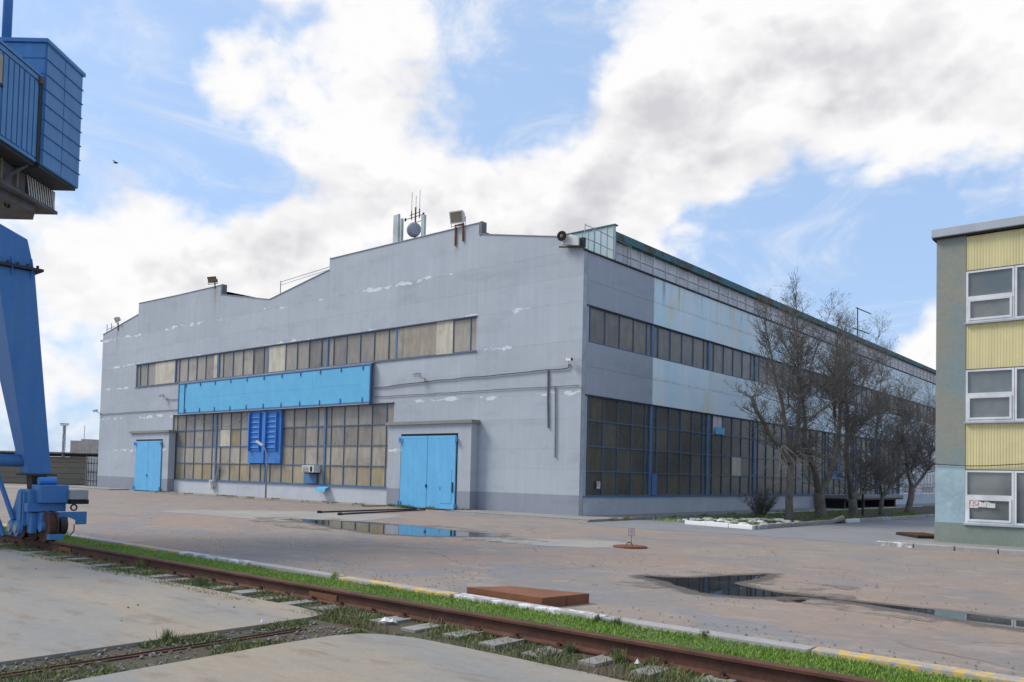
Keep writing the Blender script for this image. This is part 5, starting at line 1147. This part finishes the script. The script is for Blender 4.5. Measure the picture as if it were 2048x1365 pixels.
# ------------------------------------------------------------------ planting bed with kerbs, stones and bench
def bed():
    poly = rough_outline([(5.1, .45), (8.2, -.3), (8.35, 8), (8.75, 22), (9.4, 60), (2.6, 60), (2.5, 12), (3.2, 3.5)], .5, .05, 3, 0)
    tag(MB().sheet(poly, .05).build('planting_bed', 'bed'), kind='structure')
    def stones(pts, name, mats, step, w_=.16, h_=.17):
        d = 0
        for a, b in zip(pts[:-1], pts[1:]):
            a = Vector((*a, 0)); b = Vector((*b, 0)); L = (b - a).length; n = max(1, round(L / step)); dr = (b - a).normalized(); nr = Vector((-dr.y, dr.x, 0))
            for i in range(n):
                p = a + dr * (L / n) * i; q = a + dr * ((L / n) * (i + 1) - .02); j = rnd.uniform(-.02, .02)
                mm = mats[min(d, len(mats) - 1)]; d += 1
                lab_o = MB().prism([p + nr * (j), q + nr * (j + rnd.uniform(-.01, .01)), q + nr * (j + w_), p + nr * (j + w_)], (0, 0, h_ + rnd.uniform(-.015, .01))).build('bed_kerb_stone', mm, bedk, bevel=.015)
    bedk = tag(MB().box(5.2, 5.21, .5, .51, .0, .03).build('bed_kerb', 'kerb'), kind='structure')
    stones([(5.0, .34), (8.25, -.45)], 'k', ['kerb_solid'] * 4, 1.05); stones([(8.27, -.3), (8.45, 7.6)], 'k', ['kerb_white', 'kerb', 'kerb', 'kerb'], 1.1); stones([(8.5, 9.3), (8.75, 15), (9.05, 22.2), (9.5, 60)], 'k', ['kerb_solid', 'kerb', 'kerb', 'kerb_white', 'kerb'], 1.4)
    stones([(2.55, 14), (2.5, 46)], 'k', ['kerb_white'], 2.0, .12, .1)
    # dislodged kerb stone
    tag(MB().obox((8.35, 8.2, .16), (.35, 1, .28), (1, -.35, 0), (0, -.2, 1), .45, .09, .08).build('tilted_kerb_stone', 'kerb', org=(8.35, 8.2, .1), bevel=.015), 'tilted loose kerb stone at the gap in the bed edge', 'kerb stone')
    # whitewashed stones
    r2 = random.Random(8)
    for i in range(46):
        y = r2.uniform(.2, 6.5); x = 5.2 + .12 * y + r2.uniform(0, 2.7 - .15 * y) if i > 14 else 5.0 + i * .22
        if i <= 14: y = 1.2 + .35 * i + r2.uniform(-.2, .2); x = 4.2 + .16 * i
        s = r2.uniform(.11, .26); c = Vector((x, y, .05 + s * .22)); n = 7; V = []; Fc = []
        for zz, k in ((-.35, .75), (.1, 1.), (.5, .6)):
            for j in range(n): a = 6.283 * j / n; kk = k * r2.uniform(.75, 1.2); V.append(c + Vector((math.cos(a) * s * kk, math.sin(a) * s * kk * .8, zz * s * .8)))
        for l in range(2):
            for j in range(n): Fc.append((l * n + j, l * n + (j + 1) % n, (l + 1) * n + (j + 1) % n, (l + 1) * n + j))
        Fc.append(tuple(range(2 * n, 3 * n))); tag(MB().add(V, Fc).build('whitewashed_stone', 'stone_white', org=tuple(c)), 'pale whitewashed stone in the rockery behind the white kerb', 'stone', 'stones of the rockery')
    def gr(r2):
        x, y = r2.uniform(3.2, 8.2), r2.uniform(.4, 30)
        if mnoise.noise(Vector((x * .7, y * .35, 6))) < .05: return None
        return x, y, .05, 1
    blades('bed_weeds', 'grass', 'green weeds scattered in the planting bed', 7000, gr, .05, .18, 31, .9, .012)
    # long low concrete platform beside the wall
    t = thing('loading_table', 'long low slab table on dark supports behind the trees', 'table', (1.2, 34, 0))
    MB().box(.3, 2.3, 27.6, 41.0, .78, 1.0).build('table_top', 'apron', t, bevel=.02); MB().box(.3, 2.28, 27.65, 40.95, .66, .775).build('edge_beam', 'crane_dark', t)
    for y in (28.4, 32.4, 36.4, 40.0): MB().box(.5, 1.9, y, y + .35, .0, .66).build('support', 'crane_dark', t)
    t = thing('garden_post', 'slender dark post standing among the trees', 'post', (6.2, 18.6, 0)); MB().tube([(6.2, 18.6, 0), (6.2, 18.6, 1.45)], .06, 8).build('shaft', 'crane_dark', t); MB().tube([(6.2, 18.6, 1.45), (6.2, 18.6, 1.6)], [.09, .03], 8).build('cap', 'crane_dark', t)
bed()

# ------------------------------------------------------------------ small things in the yard
def yard_things():
    # shallow rusty steel box behind the kerb
    a, b, c, d = Vector((13.05, -20.95, 0)), Vector((14.45, -20.95, 0)), Vector((14.62, -20.08, 0)), Vector((13.4, -20.35, 0)); h = .13
    t = thing('steel_cover', 'shallow rusty steel tray lying face down beside the kerb', 'steel cover', (13.4, -20, 0))
    up = Vector((0, 0, h))
    MB().prism([p + up for p in (a, b, c, d)], (0, 0, .012)).build('top_plate', 'rust', t)
    for p, q in ((a, b), (b, c), (c, d), (d, a)): MB().prism([p + (q - p) * .003, q - (q - p) * .003, q - (q - p) * .003 + up, p + (q - p) * .003 + up], ((Vector((13.9, -20.6, 0)) - (p + q) / 2).normalized() * .012)).build('side', 'rust', t)
    MB().obox((14.545, -20.5, .066), (-.19, -1, 0), (1, -.19, 0), (0, 0, 1), .01, .012, .06).build('seam', 'rust', t)
    # little sign on a stake beside the manhole
    t = thing('stake_sign', 'tiny white sign with red border on a thin stake by the manhole', 'sign', (9.68, -11.1, 0))
    v = Vector((-.72, .69, 0)); s = Vector((.69, .72, 0)); c = Vector((9.68, -11.1, .38))
    MB().tube([(9.68, -11.1, 0), (9.68, -11.1, .30)], .008, 6).build('stake', 'rust', t)
    MB().obox(c, s, v, (0, 0, 1), .085, .004, .095).build('plate', 'red', t, bevel=.004); MB().obox(c - v * .006, s, v, (0, 0, 1), .074, .003, .084).build('face', 'paper', t)
    for i, (z, wd) in enumerate(((.05, .05), (.02, .038), (-.01, .05), (-.045, .04))): MB().obox(c - v * .0095 + Vector((0, 0, z)), s, v, (0, 0, 1), wd, .001, .008).build('print', 'ink', t)
    # manholes
    t = thing('manhole_cover', 'round rusty manhole cover with a lifting ring in the yard', 'manhole cover', (9.8, -11.35, 0)); MB().disc_prism((9.8, -11.35, .02), (0, 0, 1), .44, .05, 32).build('rim', 'rust', t); MB().disc_prism((9.8, -11.35, .048), (0, 0, 1), .36, .012, 32).build('lid', 'rust', t)
    MB().tube([(9.75 + .09 * math.cos(a_), -11.3, .05 + .08 * math.sin(a_)) for a_ in [i * math.pi / 8 for i in range(9)]], .012, 6).build('lifting_ring', 'black_metal', t)
    t = thing('drain_grate', 'dark iron grate lying beside the office corner', 'grate', (13.5, 1.4, 0)); MB().obox((13.55, 1.5, .05), (.55, -.75, 0), (.75, .55, 0), (0, 0, 1), .95, .5, .045).build('frame', 'black_metal', t)
    for i in range(7): MB().obox(Vector((13.55, 1.5, .105)) + Vector((.55, -.75, 0)).normalized() * (-.8 + i * .265), (.55, -.75, 0), (.75, .55, 0), (0, 0, 1), .05, .46, .01).build('grate_bar', 'rust', t)
    # steel rods on the ground before the right door
    for k, (p, q) in enumerate((((-7.7, -8.1, .05), (-8.3, -1.9, .07)), ((-6.0, -8.35, .05), (-7.6, -2.0, .06)))):
        t = thing('steel_rod', ('longer dark steel rod on the ground left of the right door', 'nearer dark steel rod lying towards the right door')[k], 'steel rod', p, 'rods before the door'); MB().tube([p, q], .035, 8).build('rod', 'black_metal', t); MB().disc_prism(p, (0, 0, 1), .10, .12, 10).build('end_block', 'black_metal', t)
    # litter scraps on the slabs and by the rail
    r2 = random.Random(2)
    for i, (x, y, s) in enumerate(((13.95, -23.3, .09), (14.05, -23.27, .06), (17.25, -23.05, .04), (13.1, -24.4, .04))):
        tag(MB().add([(x - s, y, .03), (x + s * .6, y - s * .5, .05), (x + s, y + s * .4, .03), (x, y + s * .7, .07), (x, y, .09)], [(0, 1, 4), (1, 2, 4), (2, 3, 4), (3, 0, 4)]).build('litter_scrap', 'paper', org=(x, y, .03)), ('crumpled white scrap in the weeds at the rail crossing', 'smaller white scrap touching the crumpled one', 'white scrap by the rail at the bottom right', 'pale scrap on the edge of the left slab')[i], 'litter', 'scraps along the rail')
    for i in range(14):
        x, y = r2.uniform(3, 12), r2.uniform(-29, -23.8); s = r2.uniform(.012, .03)
        tag(MB().add([(x - s, y, .041), (x + s, y - s * .4, .041), (x + s * .8, y + s * .6, .041), (x, y, .04 + s * .8)], [(0, 1, 3), (1, 2, 3), (2, 0, 3)]).build('slab_pebble', 'soil', org=(x, y, .04)), 'tiny dark pebble lying on the large left slab', 'pebble', 'pebbles on the left slab')
    # bird
    t = thing('bird', 'small black bird flying above the crane cabin', 'bird', (-39.8, -3.15, 23.9)); c = Vector((-39.8, -3.15, 23.9)); s = Vector((.7625, .647, 0)); v = Vector((-.647, .7625, 0)); z = Vector((0, 0, 1))
    s = s * .7; v = v * .7; z = z * .7
    pts = [c - s * .22, c - s * .14, c, c + s * .13, c + s * .2, c + s * .28]
    b = MB().tube(pts, [.015, .05, .07, .05, .035, .01], 10); 
    b.add([c - s * .08 + z * .05, c + s * .08 + z * .05, c - s * .02 - v * .25 + z * .12, c - s * .22 - v * .48 + z * .16], [(0, 1, 2, 3), (3, 2, 1, 0)]); b.add([c - s * .08 + z * .05, c + s * .08 + z * .05, c - s * .02 + v * .25 + z * .1, c - s * .22 + v * .42 + z * .2], [(0, 1, 2, 3), (3, 2, 1, 0)])
    b.add([c - s * .2 + v * .02, c - s * .2 - v * .02, c - s * .36 - v * .06, c - s * .36 + v * .06], [(0, 1, 2, 3), (3, 2, 1, 0)]); b.build('body', 'bird', t)
yard_things()
def grit():
    r2 = random.Random(77); mb = MB()
    for i in range(2600):
        x = 22 - 24 * r2.random() ** 1.2; y = -20.9 + 12 * r2.random() ** 1.8; s = r2.uniform(.006, .022)
        if mnoise.noise(Vector((x * .4, y * .6, 8))) < -.05: continue
        c = Vector((x, y, .004 + s * .3)); a = r2.uniform(0, 6.28); ax = Vector((math.cos(a), math.sin(a), 0)); ay = Vector((-ax.y, ax.x, 0))
        mb.add([c + ax * s * 1.3, c + ay * s, c - ax * s, c - ay * s * .8, c + Vector((0, 0, s * .7))], [(0, 1, 4), (1, 2, 4), (2, 3, 4), (3, 0, 4)])
    tag(mb.build('yard_grit', 'grit'), 'loose grit strewn over the yard near the kerb', 'grit', kind='stuff')
grit()

# ------------------------------------------------------------------ background at the left
def background():
    r_ = Vector((.763, .646, 0)); v = Vector((-.646, .763, 0)); A = Vector((-63.3, -2.1, 0)); 
    t = thing('storage_shed', 'long low concrete-panel shed with corrugated roof behind the crane', 'shed', tuple(A))
    def Wd(a, b, z): return A + r_ * a + v * b + Vector((0, 0, z))
    MB().prism([Wd(-40, .25, 0), Wd(15, .25, 0), Wd(15, 8, 0), Wd(-40, 8, 0)], (0, 0, 2.5)).build('core', 'shed', t)
    for j in range(5):
        for i in range(9):
            a = -39.9 + i * 6.1; z = .05 + j * .5; MB().prism([Wd(a, 0, z), Wd(a + 6.05, 0, z), Wd(a + 6.05, .25, z), Wd(a, .25, z)], (0, 0, .475)).build('concrete_panel', 'shed', t)
    MB().prism([Wd(-40, -.3, 2.55), Wd(15, -.3, 2.55), Wd(15, -.2, 2.55), Wd(-40, -.2, 2.55)], (0, 0, .28)).build('fascia', 'dark', t)
    rf = MB(); n = 200; w_ = 55 / n
    for i in range(n): a = -40 + i * w_; rf.frustum([Wd(a, -.6, 2.84), Wd(a + w_ * .5, -.6, 2.92), Wd(a + w_ * .5, -.6, 2.96), Wd(a, -.6, 2.88)], [Wd(a, 8, 2.95), Wd(a + w_ * .5, 8, 3.03), Wd(a + w_ * .5, 8, 3.07), Wd(a, 8, 2.99)]); rf.frustum([Wd(a + w_ * .5, -.6, 2.92), Wd(a + w_, -.6, 2.84), Wd(a + w_, -.6, 2.88), Wd(a + w_ * .5, -.6, 2.96)], [Wd(a + w_ * .5, 8, 3.03), Wd(a + w_, 8, 2.95), Wd(a + w_, 8, 2.99), Wd(a + w_ * .5, 8, 3.07)])
    tag(rf.build('corrugated_roof', 'corr', t), kind='stuff')
    for a in (-4, 1.6, 5.9): MB().disc_prism(Wd(a, -.36, 2.68), v, .14, .08, 10).build('bracket_lamp', 'shed', t)
    # barred gate between shed and hall
    g = Vector((-52.1, .9, 0)); t = thing('barred_gate', 'tall pale metal double gate between shed and hall', 'gate', tuple(g)); gr = Vector((.76, .65, 0)).normalized()
    for k in range(2):
        o = g + gr * (k * .72)
        MB().prism([o, o + gr * .68, o + gr * .68 + v * .05, o + v * .05], (0, 0, 2.55)).build('leaf', 'white', t)
        for a in (.12, .34, .56): MB().bar(o + gr * a - v * .04 + Vector((0, 0, .05)), o + gr * a - v * .04 + Vector((0, 0, 2.5)), .03).build('bar', 'black_metal', t)
        for z in (.5, 1.25, 2.0): MB().bar(o + gr * .02 - v * .07 + Vector((0, 0, z)), o + gr * .66 - v * .07 + Vector((0, 0, z)), .05).build('crossbar', 'black_metal', t)
    MB().bar(g - gr * .06, g - gr * .06 + Vector((0, 0, 2.6)), .09).build('gate_post', 'cable', t)
    # far beige building, masts
    t = thing('distant_building', 'distant beige flat-roofed building beyond the shed', 'building', (-134, 36, 0)); B0 = Vector((-136.35, 33.05, 0))
    def Wb(a, z): return B0 + r_ * a + Vector((0, 0, z))
    MB().prism([Wb(0, 0), Wb(14, 0), Wb(14, 0) + v * 8, Wb(0, 0) + v * 8], (0, 0, 6.15)).build('wall', 'beige', t); MB().prism([Wb(1.9, 6.15), Wb(4.0, 6.15), Wb(4.0, 6.15) + v * 5, Wb(1.9, 6.15) + v * 5], (0, 0, .4)).build('stair_head', 'beige', t); MB().prism([Wb(-.1, 6.151), Wb(1.85, 6.151), Wb(1.85, 6.151) + v * 8, Wb(-.1, 6.151) + v * 8], (0, 0, .08)).build('coping', 'corr', t)
    t = thing('lighting_mast', 'tall lattice lighting mast behind the shed', 'mast', (-116.1, 24, 0)); c = Vector((-116.1, 24, 0))
    for i, j in ((-1, -1), (1, -1), (1, 1), (-1, 1)): MB().bar(c + r_ * i * .16 + v * j * .16, c + r_ * i * .12 + v * j * .12 + Vector((0, 0, 8.0)), .07).build('chord', 'crane_dark', t)
    for k in range(14): s_ = 1 if k % 2 else -1; z = k * .57; MB().bar(c - r_ * .15 * s_ - v * .15 + Vector((0, 0, z)), c + r_ * .15 * s_ - v * .15 + Vector((0, 0, z + .57)), .04).build('brace', 'crane_dark', t)
    MB().bar(c - r_ * .55 + Vector((0, 0, 7.95)), c + r_ * .55 + Vector((0, 0, 7.95)), .09).build('platform', 'crane_dark', t)
    for k in (-.55, -.2, .15, .5): MB().obox(c + r_ * k + Vector((0, 0, 8.2)), r_, v, (0, 0, 1), .11, .1, .09).build('floodlight', 'crane_dark', t)
    t = thing('flag_pole', 'bare thin pole rising above the shed roof', 'pole', (-88, 15, 0)); MB().tube([(-88.0, 15.4, 0), (-88.0, 15.4, 6.9)], [.06, .03], 6).build('shaft', 'galv', t)
background()
for o in bpy.data.objects:
    if '_o' in o: del o['_o']
